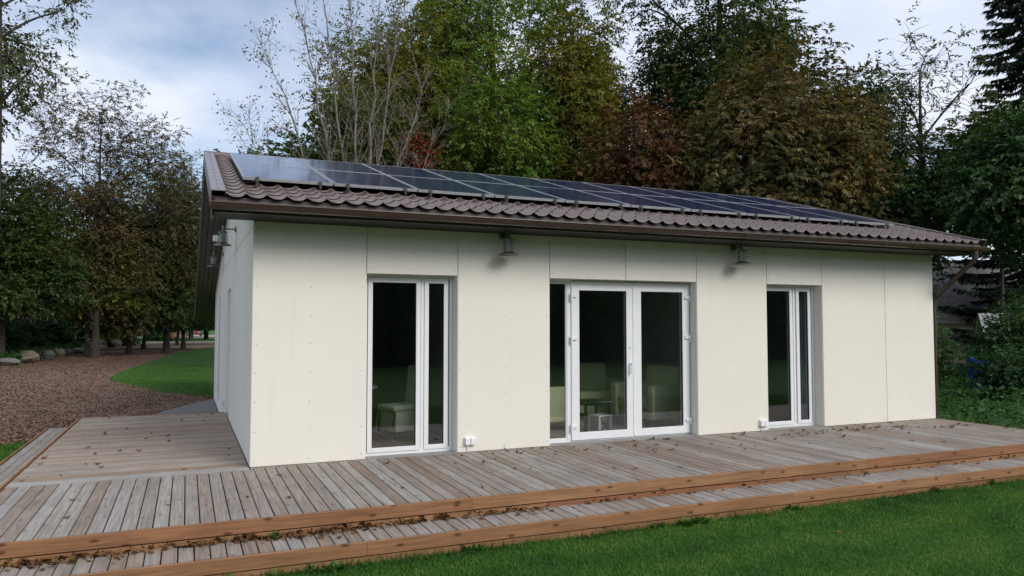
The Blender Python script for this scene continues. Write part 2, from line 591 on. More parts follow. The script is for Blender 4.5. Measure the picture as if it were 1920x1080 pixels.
PATH = [(-13, 27), (-9.2, 30.6), (-8.2, 34.6), (-7.5, 44.5), (-6.6, 57.8), (-5.9, 80.0), (14.0, 73.0), (14, 64), (1.3, 60.9), (-1.3, 47.3), (-2.6, 32.9),
        (-3.2, 25.3), (-3.25, 21.4), (-2.5, 18.5), (-1.4, 15.3), (-0.4, 13.4), (2.0, 12.6), (2, 6.4), (-2.9, 6.4), (-3.3, 5.6), (-4.2, 5.0), (-9, 8), (-16, 16)]
struct(link('path', np_mesh('path', [(x, y, GZ + 0.006) for x, y in PATH], np.arange(len(PATH))[None, :], 'path_ground')))
mb = MB()
mb.prism([(-1.45, 6.02), (-0.02, 6.02), (-0.02, 11.9), (-0.5, 11.0), (-1.2, 9.3)], 2, GZ - 0.1, GZ + 0.05)
struct(mb.build('ramp_paving', 'ramp_concrete', bevel=0.01))
struct(link('driveway', np_mesh('driveway', [(-40, 82, GZ + .008), (40, 74, GZ + .008), (40, 77.5, GZ + .008), (-40, 85.5, GZ + .008)], np.array([[0, 1, 2, 3]]), 'drive_gravel')))
struct(link('parking_lot', np_mesh('parking_lot', [(-30, 112, GZ + .008), (30, 112, GZ + .008), (30, 135, GZ + .008), (-30, 135, GZ + .008)], np.array([[0, 1, 2, 3]]), 'drive_gravel')))


def leaf_shapes(P, D, U, ln, wd, fold=0.25):
    """diamond leaves: P base (n,3), D direction, U normal, ln length, wd width"""
    S = np.cross(D, U)
    S /= np.linalg.norm(S, axis=1, keepdims=True) + 1e-9
    U = np.cross(S, D)
    ln = ln[:, None]
    wd = wd[:, None]
    mid = P + D * ln * 0.45
    V = np.stack([P, mid + S * wd * 0.5 + U * wd * fold, P + D * ln - U * ln * 0.12, mid - S * wd * 0.5 + U * wd * fold], 1).reshape(-1, 3)
    k = np.arange(len(P))[:, None] * 4
    F = np.concatenate([k + np.array([[0, 1, 2]]), k + np.array([[0, 2, 3]])], 0)
    return V, F


def unit(a):
    return a / (np.linalg.norm(a, axis=1, keepdims=True) + 1e-9)


def in_poly(px, py, poly):
    c = np.zeros(len(px), bool)
    for (x1, y1), (x2, y2) in zip(poly, poly[1:] + poly[:1]):
        hit = ((y1 > py) != (y2 > py)) & (px < (x2 - x1) * (py - y1) / (y2 - y1 + 1e-12) + x1)
        c ^= hit
    return c


def litter(name, pts, size, mat, parent=None, lift=0.5):
    n = len(pts)
    a = rng.uniform(0, 2 * np.pi, n)
    D = unit(np.stack([np.cos(a), np.sin(a), rng.normal(0, 0.25 * lift, n)], -1))
    U = unit(np.stack([rng.normal(0, 0.35, n), rng.normal(0, 0.35, n), np.ones(n)], -1))
    ln = size * rng.uniform(0.6, 1.4, n)
    V, F = leaf_shapes(pts, D, U, ln, ln * rng.uniform(0.5, 0.85, n))
    return link(name, np_mesh(name, V, F, mat), parent)


npts = 100000
yy = 5.0 + 50 * rng.random(npts) ** 2.0
xx = -11 + 14 * rng.random(npts)
k = in_poly(xx, yy, PATH) & ~((xx > -1.3) & (yy < 9.3)) & ~((xx > -1.25 + (yy - 9.2) * 0.45) & (yy < 12.0)) & ~((xx > -2.9) & (yy < 6.35))
pts = np.stack([xx[k], yy[k], GZ + 0.008 + 0.035 * rng.random(k.sum())], -1)
tag(litter('path_leaves', pts, 0.056, 'path_leaf'), 'carpet of fallen brown leaves covering the gravel path', 'leaf litter', kind='stuff')


def blades(name, x, y, z, h, w, mat, lean=0.45):
    n = len(x)
    a = rng.uniform(0, 2 * np.pi, n)
    l = rng.normal(0, lean, (n, 2)) * h[:, None]
    B = np.stack([x, y, z], -1)
    s = np.stack([np.cos(a), np.sin(a), np.zeros(n)], -1) * (w * 0.5)[:, None]
    mid = B + np.stack([l[:, 0] * 0.4, l[:, 1] * 0.4, h * 0.6], -1)
    tip = B + np.stack([l[:, 0], l[:, 1], h], -1)
    V = np.stack([B - s, B + s, mid + s * 0.8, mid - s * 0.8, tip], 1).reshape(-1, 3)
    k = np.arange(n)[:, None] * 5
    return link(name, np_mesh(name, V, [k + np.array([[0, 1, 2, 3]]), k + np.array([[3, 2, 4]])], mat))


ng = 420000
gx_ = rng.uniform(-3.6, 14.5, ng)
gy_ = -2.86 - 5.0 * rng.random(ng) ** 1.15
ko = gx_ > -6 + 0 * gy_
edge = np.clip(1 - (-2.86 - gy_) / 0.09, 0, 1)
hh = rng.uniform(0.012, 0.034, ng) * (1 + 0.5 * np.sin(gx_ * 1.3 + gy_ * 2.1) * 0.4) + edge * rng.uniform(0, 0.09, ng) * (rng.random(ng) < 0.45) + (rng.random(ng) < 0.02) * rng.uniform(0, 0.03, ng)
tag(blades('lawn_grass', gx_, gy_, np.full(ng, GZ), hh, rng.uniform(0.004, 0.007, ng), 'grass_blade', 0.7), 'short mown green lawn in front of the deck step', 'grass', kind='stuff')
ng = 45000
gx_ = rng.uniform(-9, 0, ng)
gy_ = rng.uniform(5.2, 30, ng)
k = ~in_poly(gx_, gy_, PATH) & ~((gx_ > -2.85) & (gy_ < 6.3)) & ~((gx_ > -1.3) & (gy_ < 12.1)) & ~((gx_ > -0.7) & (gy_ < 13))
gx_, gy_ = gx_[k], gy_[k]
ng2 = 60000
gx_ = np.concatenate([gx_, rng.uniform(-9.5, -2.9, ng2)])
gy_ = np.concatenate([gy_, rng.uniform(-5.5, 6.5, ng2)])
k = ~in_poly(gx_, gy_, PATH) & ~((gx_ > -3.6) & (gy_ < -2.86))
gx_, gy_ = gx_[k], gy_[k]
ng = len(gx_)
tag(blades('verge_grass', gx_, gy_, np.full(ng, GZ), rng.uniform(0.02, 0.06, ng), rng.uniform(0.008, 0.016, ng), 'grass_blade', 0.6), 'green grass patch between the leafy path and the house', 'grass', kind='stuff')

# ------------------------------------------------------------------ wooden deck and steps
def plank_mesh(name, L, w, t, mat, c=0.004):
    pr = [(-w / 2, -t), (w / 2, -t), (w / 2, -c), (w / 2 - c, 0), (-w / 2 + c, 0), (-w / 2, -c)]
    return MB().prism(pr, 1, -L / 2, L / 2).mesh(name, mat)


XR = 11.30          # right end of house and deck
deck = thing('wooden_deck', 'weathered grey brown plank deck wrapping the front and gable side of the house', 'deck')
pitch, pw, pt = 0.119, 0.1095, 0.028
long_me = plank_mesh('plank', 2.345, pw, pt, 'deck_wood')
short_me = plank_mesh('plank', 2.235, pw, pt, 'deck_wood')
x = -2.285
while x < XR + 0.02:
    jz = random.uniform(-0.0025, 0.0015)
    if x < -0.02:
        link('plank', short_me, deck, (x, -2.352 + 2.235 / 2, jz), (0, 0, random.choice((0, math.pi)) + random.uniform(-.0008, .0008)))
    else:
        link('plank', long_me, deck, (x, -2.352 + 2.345 / 2, jz), (0, 0, random.choice((0, math.pi)) + random.uniform(-.0008, .0008)))
    x += pitch
pale_me = plank_mesh('plank', 2.335, 0.113, pt, 'pale_wood')
for y in (-0.055, 0.062):
    link('plank', pale_me, deck, (-2.345 + 2.335 / 2, y, 0), (0, 0, R(90)))
side_me = plank_mesh('plank', 2.335, pw, pt, 'side_deck_wood')
y = 0.18
while y < 5.92:
    link('plank', side_me, deck, (-2.345 + 2.335 / 2, y, random.uniform(-0.0025, 0.0015)), (0, 0, R(90) + random.choice((0, math.pi))))
    y += pitch
mb = MB()
mb.box(-2.33, XR - 0.03, -2.34, -0.01, GZ + 0.02, -0.034)
mb.box(-2.33, -0.03, -0.009, 5.9, GZ + 0.02, -0.034)
mb.build('joist_shade_block', 'dark_timber', deck)  # joists as one solid block, dark to put shade in the plank gaps


def fascia(parent, p0, p1, z0, z1, lens, th=0.028, name='fascia_board'):
    """board run from p0 to p1 (2D), outer face on the line, cut into pieces"""
    p0, p1 = Vector(p0), Vector(p1)
    d = (p1 - p0)
    L = d.length
    d /= L
    ang = math.atan2(d.y, d.x) - math.pi / 2
    s = 0
    i = 0
    while s < L - 0.01:
        e = min(L, s + lens[i % len(lens)])
        if L - e < 0.5:
            e = L
        h = z1 - z0
        c = 0.004
        ln = e - s - 0.003
        pr = [(0, 0), (th, 0), (th, h - c), (th - c, h), (c, h), (0, h - c)]
        me = MB().prism(pr, 1, -ln / 2, ln / 2).mesh(name, 'fascia_wood')
        mid = p0 + d * (s + e) / 2
        link(name, me, parent, (mid.x, mid.y, z0), (0, 0, ang))
        s = e
        i += 1


fascia(deck, (-2.38, -2.382), (XR + 0.03, -2.382), -0.108, 0.002, [4.2, 5.1, 3.4, 4.0])
fascia(deck, (-2.38, -2.376), (XR + 0.03, -2.376), -0.168, -0.121, [5.0, 3.6, 4.4], 0.022)
fascia(deck, (-2.376, 5.93), (-2.376, -2.35), -0.108, 0.002, [4.3, 4.0])
fascia(deck, (-2.370, 5.93), (-2.370, -2.35), -0.168, -0.116, [4.3, 4.0], 0.022)
fascia(deck, (XR + 0.03, -2.35), (XR + 0.03, 0.0), -0.30, 0.002, [3.0])
fascia(deck, (-0.02, 5.968), (-2.376, 5.968), -0.30, 0.002, [3.0])

step = thing('deck_step', 'low plank step running along the front and gable edge of the deck', 'step')
SZ = -0.168
sp = plank_mesh('plank', 0.415, pw, pt, 'deck_wood')
x = -2.33
while x < XR + 0.02:
    link('plank', sp, step, (x, -2.396 - 0.2075, SZ + random.uniform(-0.002, 0.001)), (0, 0, random.choice((0, math.pi))))
    x += pitch
for i, x in enumerate((-2.452, -2.566, -2.680, -2.794)):
    for (a, b) in ((-2.80, 1.4), (1.404, 6.1)):
        link('plank', plank_mesh('plank', b - a, 0.107, pt, 'deck_wood'), step, (x, (a + b) / 2, SZ), (0, 0, 0))
fascia(step, (-2.88, -2.842), (XR + 0.03, -2.842), SZ - 0.108, SZ + 0.002, [3.6, 4.6, 4.1, 3.0])
fascia(step, (-2.88, -2.834), (XR + 0.03, -2.834), GZ - 0.05, SZ - 0.121, [4.4, 3.9], 0.022)
fascia(step, (-2.88, 6.1), (-2.88, -2.81), SZ - 0.108, SZ + 0.002, [4.6, 4.3])
fascia(step, (-2.874, 6.1), (-2.874, -2.81), GZ - 0.05, SZ - 0.116, [4.6, 4.3], 0.022)
mb = MB()
mb.box(-2.82, XR - 0.03, -2.80, -2.40, GZ + 0.02, SZ - 0.034)
mb.box(-2.84, -2.40, -2.39, 6.08, GZ + 0.02, SZ - 0.034)
mb.build('joist_shade_block', 'dark_timber', step)  # same dark block below the step, shade for its plank gaps

# ------------------------------------------------------------------ the house
house = thing('house', 'cream panel clad bungalow with brown metal tile roof and white glazed doors', 'house')
DEPTH = 12.4
RID_Y, EAVE_Y, EAVE_Z = 4.4, -0.62, 3.025
TN = math.tan(R(16.3))
TF = 0.222
RID_Z = EAVE_Z + TN * (RID_Y - EAVE_Y)
FAR_Y = 16.3
FAR_Z = RID_Z - TF * (FAR_Y - RID_Y)
XL, XRR = -0.47, XR + 0.47
WT = 2.27
OPEN = [(1.326, 2.510), (3.828, 6.262), (7.590, 8.730)]
TOPZ = 2.84


def roof_z(y):
    return EAVE_Z + TN * (y - EAVE_Y) if y < RID_Y else RID_Z - TF * (y - RID_Y)


# backing walls with openings
mb = MB()
xs = [0.012] + [v for o in OPEN for v in o] + [XR - 0.012]
for i in range(0, len(xs), 2):
    mb.box(xs[i] + (0.012 if i else 0), xs[i + 1] - (0.012 if i + 2 < len(xs) else 0), 0.013, 0.34, GZ, TOPZ)
for a, b in OPEN:
    mb.box(a - 0.012, b + 0.012, 0.014, 0.339, WT + 0.012, TOPZ - 0.001)
    mb.box(a - 0.012, b + 0.012, 0.014, 0.339, GZ, -0.032)
mb.build('wall_core', 'cladding_back', house)


def clip(poly, fn):
    out = []
    for i in range(len(poly)):
        p, q = poly[i], poly[(i + 1) % len(poly)]
        fp, fq = fn(p), fn(q)
        if fp <= 0:
            out.append(p)
        if fp * fq < 0:
            t = fp / (fp - fq)
            out.append((p[0] + t * (q[0] - p[0]), p[1] + t * (q[1] - p[1])))
    return out


def under_roof(poly, off):
    poly = clip(poly, lambda p: p[1] - (EAVE_Z + TN * (p[0] - EAVE_Y) - off))
    if len(poly) > 2:
        poly = clip(poly, lambda p: p[1] - (RID_Z - TF * (p[0] - RID_Y) - off))
    return poly


SIDE_DOOR = (4.75, 5.80, WT)
gap = 0.005
for xw, sgn in ((0.0, 1), (XR, -1)):
    # gable core (with the side door opening on the deck side)
    spans = [(0.014, SIDE_DOOR[0] - 0.012, GZ), (SIDE_DOOR[0] - 0.012, SIDE_DOOR[1] + 0.012, WT + 0.012), (SIDE_DOOR[1] + 0.012, DEPTH, GZ)] if sgn > 0 else [(0.014, DEPTH, GZ)]
    mb = MB()
    for a, b, z0 in spans:
        brk = [a] + ([RID_Y] if a < RID_Y < b else []) + [b]
        for c, d in zip(brk, brk[1:]):
            mb.prism(under_roof([(c, z0), (d, z0), (d, 9), (c, 9)], 0.16), 0, xw + sgn * 0.013, xw + sgn * 0.33)
    mb.build('gable_core', 'cladding_back', house)
MB().box(0.3, XR - 0.3, DEPTH - 0.3, DEPTH - 0.001, GZ, roof_z(DEPTH) - 0.2).build('back_wall', 'cladding', house)


def screws(pts, axis, parent):
    """small screw heads standing 2 mm proud, one joined part for each panel"""
    vs, fs = [], []
    for (a, z) in pts:
        k = len(vs)
        for t in range(6):
            c, s = math.cos(t * math.pi / 3) * 0.0062, math.sin(t * math.pi / 3) * 0.0062
            vs.append((a + c, -0.002, z + s) if axis == 1 else (-0.002, a + c, z + s))
        for t in range(6):
            c, s = math.cos(t * math.pi / 3) * 0.0062, math.sin(t * math.pi / 3) * 0.0062
            vs.append((a + c, 0.001, z + s) if axis == 1 else (0.001, a + c, z + s))
        fs.append(tuple(k + t for t in range(6)))
        fs += [(k + t, k + (t + 1) % 6, k + 6 + (t + 1) % 6, k + 6 + t) for t in range(6)]
    o = MB().add(vs, fs).build('screw_heads', 'screw_steel', parent)
    o['kind'] = 'stuff'


def front_panel(x0, x1, z0, z1):
    o = MB().box(x0 + gap, x1 - gap, 0.0, 0.0115, z0, z1).build('wall_panel', 'cladding', house)
    pts = []
    nz = max(2, int(round((z1 - z0) / 0.355)) + 1)
    for xx in (x0 + 0.045, (x0 + x1) / 2, x1 - 0.045):
        for k in range(nz):
            pts.append((xx + random.uniform(-.006, .006), z0 + 0.06 + (z1 - z0 - 0.14) * k / (nz - 1) + random.uniform(-.008, .008)))
    screws(pts, 1, o)


for a, b in ((0.0, 1.326), (2.510, 3.828), (6.262, 7.590), (8.730, 10.134), (10.134, XR)):
    front_panel(a, b, 0.008, TOPZ)
front_panel(1.326, 2.510, WT, TOPZ)
front_panel(3.828, 5.036, WT, TOPZ)
front_panel(5.036, 6.262, WT, TOPZ)
front_panel(7.590, 8.730, WT, TOPZ)
# reveals lining each opening
for a, b in OPEN:
    MB().box(a - 0.0075, a + 0.004, 0.012, 0.20, 0.004, WT + 0.004).build('reveal', 'cladding', house)
    MB().box(b - 0.004, b + 0.0075, 0.012, 0.20, 0.004, WT + 0.004).build('reveal', 'cladding', house)
    MB().box(a + 0.0045, b - 0.0045, 0.012, 0.20, WT - 0.004, WT + 0.0075).build('reveal', 'cladding', house)
    MB().box(a - 0.01, b + 0.01, 0.0, 0.34, -0.03, 0.003).build('sill', 'concrete', house)
# side cladding, cut to the roof slope; a level joint runs at eave height
JZ = 2.79
ys = [0.0, 1.2, 2.4, 3.6, SIDE_DOOR[0], SIDE_DOOR[1], 7.0, 8.2, 9.4, 10.6, 11.6, DEPTH]
for y0, y1 in zip(ys, ys[1:]):
    zlow = WT if y0 == SIDE_DOOR[0] else (0.008 if y1 < 5.95 else GZ + 0.01)
    for z0, z1 in ((zlow, JZ - gap), (JZ + gap, 9)):
        pol = under_roof([(y0 + gap, z0), (y1 - gap, z0), (y1 - gap, z1), (y0 + gap, z1)], 0.205)
        if len(pol) > 2 and max(p[1] for p in pol) - z0 > 0.05:
            o = MB().prism(pol, 0, 0.0, 0.0115).build('wall_panel', 'cladding', house)
            zt_ = min(z1, min(roof_z(y0), roof_z(y1)) - 0.3)
            if zt_ - z0 > 0.6:
                nz = int((zt_ - z0) / 0.36) + 1
                screws([(yy_, z0 + 0.08 + (zt_ - z0 - 0.16) * k / max(1, nz - 1)) for yy_ in (y0 + 0.05, y1 - 0.05) for k in range(nz)], 0, o)
for y0 in (SIDE_DOOR[0], SIDE_DOOR[1]):
    MB().box(0.012, 0.2, y0 - 0.006, y0 + 0.006, 0.004, WT).build('reveal', 'cladding', house)
MB().box(0.012, 0.2, SIDE_DOOR[0] + 0.007, SIDE_DOOR[1] - 0.007, WT - 0.006, WT + 0.006).build('reveal', 'cladding', house)
sd = MB().box(0.17, 0.23, SIDE_DOOR[0] + 0.007, SIDE_DOOR[1] - 0.007, 0.0, WT - 0.007).build('door', 'white_plastic', house)
MB().box(0.13, 0.17, SIDE_DOOR[0] + 0.1, SIDE_DOOR[0] + 0.13, 1.0, 1.15).build('handle', 'chrome', sd)
MB().box(0.0, 0.33, SIDE_DOOR[0], SIDE_DOOR[1], -0.03, 0.003).build('sill', 'concrete', house)
o = MB()
for y0, y1 in zip(ys, ys[1:]):
    z1 = min(roof_z(y0), roof_z(y1)) - 0.22
    if y1 > RID_Y > y0:
        z1 = min(roof_z(y0), roof_z(y1)) - 0.22
    pol = under_roof([(y0 + gap, GZ + 0.01), (y1 - gap, GZ + 0.01), (y1 - gap, 9), (y0 + gap, 9)], 0.205)
    MB().prism(pol, 0, XR - 0.0115, XR).build('wall_panel', 'cladding', house)

# interior shell
MB().box(0.34, XR - 0.34, 0.341, 6.0, -0.06, 0.012).build('interior_floor', 'interior_floor', house)
MB().box(0.34, XR - 0.34, 6.0, 6.1, -0.06, 2.7).build('interior_wall', 'interior_dark', house)
for x in (0.335, 3.1, 7.25, XR - 0.345):
    MB().box(x, x + 0.01 if x in (0.335, XR - 0.345) else x + 0.12, 0.342, 5.998, 0.013, 2.55).build('interior_wall', 'interior_dark', house)
MB().box(0.34, XR - 0.34, 0.342, 6.0, 2.56, 2.68).build('ceiling', 'interior_dark', house)
cv = []
for i in range(41):
    cv.append((8.56 + i * 0.012, 0.40 + 0.018 * math.sin(i * 1.1)))
MB().prism(cv + [(a_, b_ + 0.006) for a_, b_ in cv[::-1]], 2, 0.05, 2.45).build('curtain', 'grey_curtain', house)


# windows and door
def pane(a, b, z0, z1, y, parent):
    MB().box(a, b, y, y + 0.012, z0, z1).build('glass_pane', 'glass', parent)


def frame_ring(mb, a, b, z0, z1, w, y0, y1, wb=None):
    wb = wb or w
    mb.box(a, a + w, y0, y1, z0, z1)
    mb.box(b - w, b, y0, y1, z0, z1)
    mb.box(a + w, b - w, y0, y1, z1 - w, z1)
    mb.box(a + w, b - w, y0, y1, z0, z0 + wb)


def sash(parent, a, b, z0, z1, w, y0, y1, name='sash', wb=None):
    mb = MB()
    frame_ring(mb, a, b, z0, z1, w, y0, y1, wb)
    s = mb.build(name, 'white_plastic', parent, bevel=0.004, seg=2)
    wb = wb or w
    mb = MB()
    frame_ring(mb, a + w - 0.004, b - w + 0.004, z0 + wb - 0.004, z1 - w + 0.004, 0.009, y0 + 0.012, y0 + 0.04)
    mb.build('gasket', 'rubber_seal', parent)
    pane(a + w + 0.001, b - w - 0.001, z0 + wb + 0.001, z1 - w - 0.001, y0 + 0.022, parent)
    return s


FY = 0.165


def window(a, b, g1, g2):
    mb = MB()
    frame_ring(mb, a, b, 0.004, WT - 0.005, 0.045, FY + 0.012, FY + 0.085, 0.055)
    m0 = (g1[1] + g2[0]) / 2
    mb.box(m0 - 0.02, m0 + 0.02, FY + 0.012, FY + 0.085, 0.06, WT - 0.051)
    w = mb.build('window', 'white_plastic', house, bevel=0.003)
    sash(w, g1[0] - 0.052, g1[1] + 0.058, 0.045, WT - 0.042, 0.058, FY, FY + 0.06)
    sash(w, g2[0] - 0.062, g2[1] + 0.058, 0.045, WT - 0.042, 0.058, FY, FY + 0.06)
    return w


window(1.332, 2.504, (1.437, 2.007), (2.178, 2.379))
w3 = window(7.596, 8.724, (7.70, 8.204), (8.405, 8.585))
# double patio door with a narrow fixed light
mb = MB()
frame_ring(mb, 3.834, 6.256, 0.004, WT - 0.005, 0.045, FY + 0.012, FY + 0.085, 0.03)
mb.box(4.182, 4.25, FY + 0.01, FY + 0.085, 0.036, WT - 0.051)
door = mb.build('patio_door', 'white_plastic', house, bevel=0.003)
mb = MB()
frame_ring(mb, 3.88, 4.18, 0.036, WT - 0.052, 0.014, FY + 0.02, FY + 0.05, 0.03)
mb.build('glazing_bead', 'white_plastic', door)
pane(3.895, 4.166, 0.068, WT - 0.068, FY + 0.035, door)
sash(door, 4.244, 5.259, 0.028, WT - 0.03, 0.122, FY - 0.012, FY + 0.06, 'door_leaf', 0.108)
sash(door, 5.265, 6.236, 0.028, WT - 0.03, 0.122, FY - 0.012, FY + 0.06, 'door_leaf', 0.108)
MB().box(5.242, 5.282, FY - 0.020, FY - 0.012, 0.05, WT - 0.05).build('astragal', 'white_plastic', door, bevel=0.003)
for hx, s in ((4.235, 1), (6.24, -1)):
    for hz in (0.21, 1.433, 2.03):
        mb = MB()
        mb.tube([(hx, FY - 0.030, hz - 0.06), (hx, FY - 0.030, hz + 0.05)], 0.0125, 10)
        mb.box(min(hx, hx + s * 0.085), max(hx, hx + s * 0.085), FY - 0.034, FY - 0.010, hz - 0.012, hz + 0.030)
        mb.box(hx - 0.008, hx + 0.008, FY - 0.03, FY + 0.02, hz - 0.055, hz - 0.01)
        mb.build('hinge', 'white_plastic', door)
mb = MB()
mb.box(5.178, 5.208, FY - 0.022, FY - 0.010, 0.93, 1.12)
mb.tube([(5.193, FY - 0.02, 1.075), (5.193, FY - 0.062, 1.075)], 0.010, 8)
mb.box(5.183, 5.203, FY - 0.070, FY - 0.056, 0.93, 1.088)
mb.build('handle', 'white_plastic', door, bevel=0.002)
mb = MB()
mb.lathe([(0.019, 0), (0.019, 0.008), (0.015, 0.011)], n=16)
kh = mb.build('keyhole_rosette', 'white_plastic', door, (5.193, FY - 0.010, 1.30), (R(90), 0, 0))
MB().lathe([(0.007, 0), (0.007, 0.0125)], n=10).build('keyhole', 'rubber_seal', door, (5.193, FY - 0.010, 1.302), (R(90), 0, 0))

# ---- roof
roof = MB()
sl = math.cos(math.atan(TN))
roof.prism([(EAVE_Y + 0.03, EAVE_Z - 0.045), (RID_Y, RID_Z - 0.045), (FAR_Y, FAR_Z - 0.03), (FAR_Y, FAR_Z - 0.12), (RID_Y, RID_Z - 0.16), (EAVE_Y + 0.03, EAVE_Z - 0.15)], 0, XL + 0.03, XRR - 0.03)
roof = roof.build('roof', 'dark_soffit', house)
WAVE, ROW, AMP, STEP = 0.2148, 0.342, 0.017, 0.024
NC = int(round((XRR - 0.12 - (XL + 0.13)) / WAVE))
WAVE = (XRR - 0.12 - (XL + 0.13)) / NC


def tile_sheet(nc, nr, seg=10):
    t = np.linspace(0, nc, nc * seg + 1)
    ph = t % 1.0
    prof = AMP * (1.15 - 2.3 * np.abs(np.sin(np.pi * t + 0.30 * np.sin(2 * np.pi * t))) ** 1.25)
    scal = -0.030 * np.abs(np.sin(np.pi * t)) ** 1.3
    V, F = [], []
    w = len(t)
    for r in range(nr):
        k = len(V)
        for s, up, sc in ((0.0, STEP - 0.016, 1), (0.0, STEP, 1), (0.05, STEP - 0.003, 0.7), (ROW * 0.55, STEP * 0.45, 0), (ROW + 0.01, 0.0, 0)):
            for j in range(w):
                V.append((t[j] * WAVE, r * ROW + s + scal[j] * sc, prof[j] + up))
        for a in range(4):
            for j in range(w - 1):
                F.append((k + a * w + j, k + a * w + j + 1, k + (a + 1) * w + j + 1, k + (a + 1) * w + j))
    return np_mesh('roof_tile', V, np.array(F), 'roof_metal', smooth=True)


ang = math.atan(TN)
one = tile_sheet(1, 1)
OBJ_ROWS = 5
for r in range(OBJ_ROWS):
    for c in range(NC):
        link('roof_tile', one, roof, (XL + 0.13 + c * WAVE, EAVE_Y + r * ROW * math.cos(ang), EAVE_Z + r * ROW * math.sin(ang)), (ang, 0, 0))
nrest = int((RID_Y - EAVE_Y) / math.cos(ang) / ROW) - OBJ_ROWS + 1
o = link('upper_tile_rows', tile_sheet(NC, nrest, 8), roof, (XL + 0.13, EAVE_Y + OBJ_ROWS * ROW * math.cos(ang), EAVE_Z + OBJ_ROWS * ROW * math.sin(ang)), (ang, 0, 0))
o['kind'] = 'stuff'
angf = math.atan(TF)
nfar = int((FAR_Y - RID_Y) / math.cos(angf) / ROW)
o = link('far_tile_rows', tile_sheet(NC, nfar, 6), roof, (XRR - 0.12, FAR_Y, FAR_Z), (angf, 0, math.pi))
o['kind'] = 'stuff'
# ridge cap
mb = MB()
for i in range(7):
    a = XL - 0.01 + i * (XRR - XL + 0.02) / 7
    b = a + (XRR - XL + 0.02) / 7 + 0.03
    mb.tube([(a, RID_Y, RID_Z + 0.005), (b, RID_Y, RID_Z + 0.005)], 0.062 + 0.003 * (i % 2), 14)
mb.build('ridge_cap', 'roof_metal', roof, smooth=False)


def slope_strip(x0, x1, n0, n1, s0=0.0, s1=None, far=False):
    """box following a slope: n is the height above the tile plane"""
    if not far:
        L = (RID_Y - EAVE_Y) / math.cos(ang)
        M = Matrix.Translation((0, EAVE_Y, EAVE_Z)) @ Matrix.Rotation(ang, 4, 'X')
        return MB().box(x0, x1, s0, s1 or L, n0, n1, M)
    L = (FAR_Y - RID_Y) / math.cos(angf)
    M = Matrix.Translation((0, RID_Y, RID_Z)) @ Matrix.Rotation(-angf, 4, 'X')
    return MB().box(x0, x1, s0, s1 or L, n0, n1, M)


for (a, b) in ((XL - 0.012, XL + 0.135), (XRR - 0.125, XRR + 0.012)):
    o = slope_strip(a, b, 0.045, 0.052, -0.03).build('verge_flashing', 'flashing_metal', roof)
    slope_strip(a, b, 0.045, 0.052, 0, None, True).build('verge_flashing', 'roof_metal', roof)
    outer = a if a < 0 else b - 0.006
    inner = b - 0.005 if a < 0 else a
    slope_strip(outer, outer + 0.006, -0.075, 0.0445, -0.03).build('verge_flashing', 'roof_metal', roof)
    slope_strip(outer, outer + 0.006, -0.075, 0.0445, 0, None, True).build('verge_flashing', 'roof_metal', roof)
    slope_strip(inner, inner + 0.005, 0.0, 0.0445, -0.02).build('verge_flashing', 'roof_metal', roof)
    # barge boards
    bo = XL if a < 0 else XRR - 0.026
    slope_strip(bo, bo + 0.026, -0.225, -0.01, 0.0).build('barge_board', 'brown_metal', roof)
    slope_strip(bo, bo + 0.026, -0.225, -0.01, 0, None, True).build('barge_board', 'dark_soffit', roof)
mb = MB()
for i in range(16):
    s = 0.15 + i * 0.4
    M = Matrix.Translation((0, EAVE_Y, EAVE_Z)) @ Matrix.Rotation(ang, 4, 'X')
    mb.box(XL + 0.055, XL + 0.075, s, s + 0.02, 0.0525, 0.059, M)
mb.build('flashing_screws', 'screw_steel', roof)['kind'] = 'stuff'
# soffit boards under the gable overhang
bw = (0 - XL - 0.03) / 4
for k in range(4):
    a = XL + 0.028 + k * bw
    slope_strip(a + 0.006, a + bw - 0.006, -0.205, -0.19, 0.62, (RID_Y - EAVE_Y) / math.cos(ang) - 0.05).build('soffit_board', 'dark_soffit', roof)
    slope_strip(a + 0.006, a + bw - 0.006, -0.205, -0.19, 0.05, None, True).build('soffit_board', 'dark_soffit', roof)
    a2 = XR + k * bw
    slope_strip(a2 + 0.003, a2 + bw - 0.003, -0.205, -0.19, 0.62, (RID_Y - EAVE_Y) / math.cos(ang) - 0.05).build('soffit_board', 'dark_soffit', roof)
slope_strip(0.002, XR, -0.205, -0.19, (DEPTH - RID_Y) / math.cos(angf) + 0.02, None, True).build('soffit_board', 'dark_soffit', roof)
# level soffit along the eave, fascia
for k in range(4):
    a = EAVE_Y + 0.065 + k * 0.138
    MB().box(XL + 0.027, XRR - 0.027, a, a + 0.133, 2.845, 2.861).build('soffit_board', 'soffit_shade_brown', roof)
MB().box(XL + 0.002, XRR - 0.002, EAVE_Y + 0.035, EAVE_Y + 0.062, 2.842, EAVE_Z - 0.012).build('fascia', 'brown_metal', roof)
for x in (XL + 0.004, XRR - 0.030):
    MB().prism([(EAVE_Y + 0.063, 2.835), (0.0, 2.835), (0.0, EAVE_Z - 0.10 + TN * 0.6), (EAVE_Y + 0.063, EAVE_Z - 0.08)], 0, x, x + 0.0255).build('eave_end', 'dark_soffit', roof)
# far eave fascia and carport posts
MB().box(XL + 0.03, XRR - 0.03, FAR_Y - 0.03, FAR_Y, FAR_Z - 0.22, FAR_Z - 0.02).build('fascia', 'brown_metal', roof)
for x in (2.2, 5.6, 9.0):
    MB().box(x, x + 0.12, FAR_Y - 0.3, FAR_Y - 0.18, GZ, FAR_Z - 0.2).build('carport_post', 'dark_soffit', house)

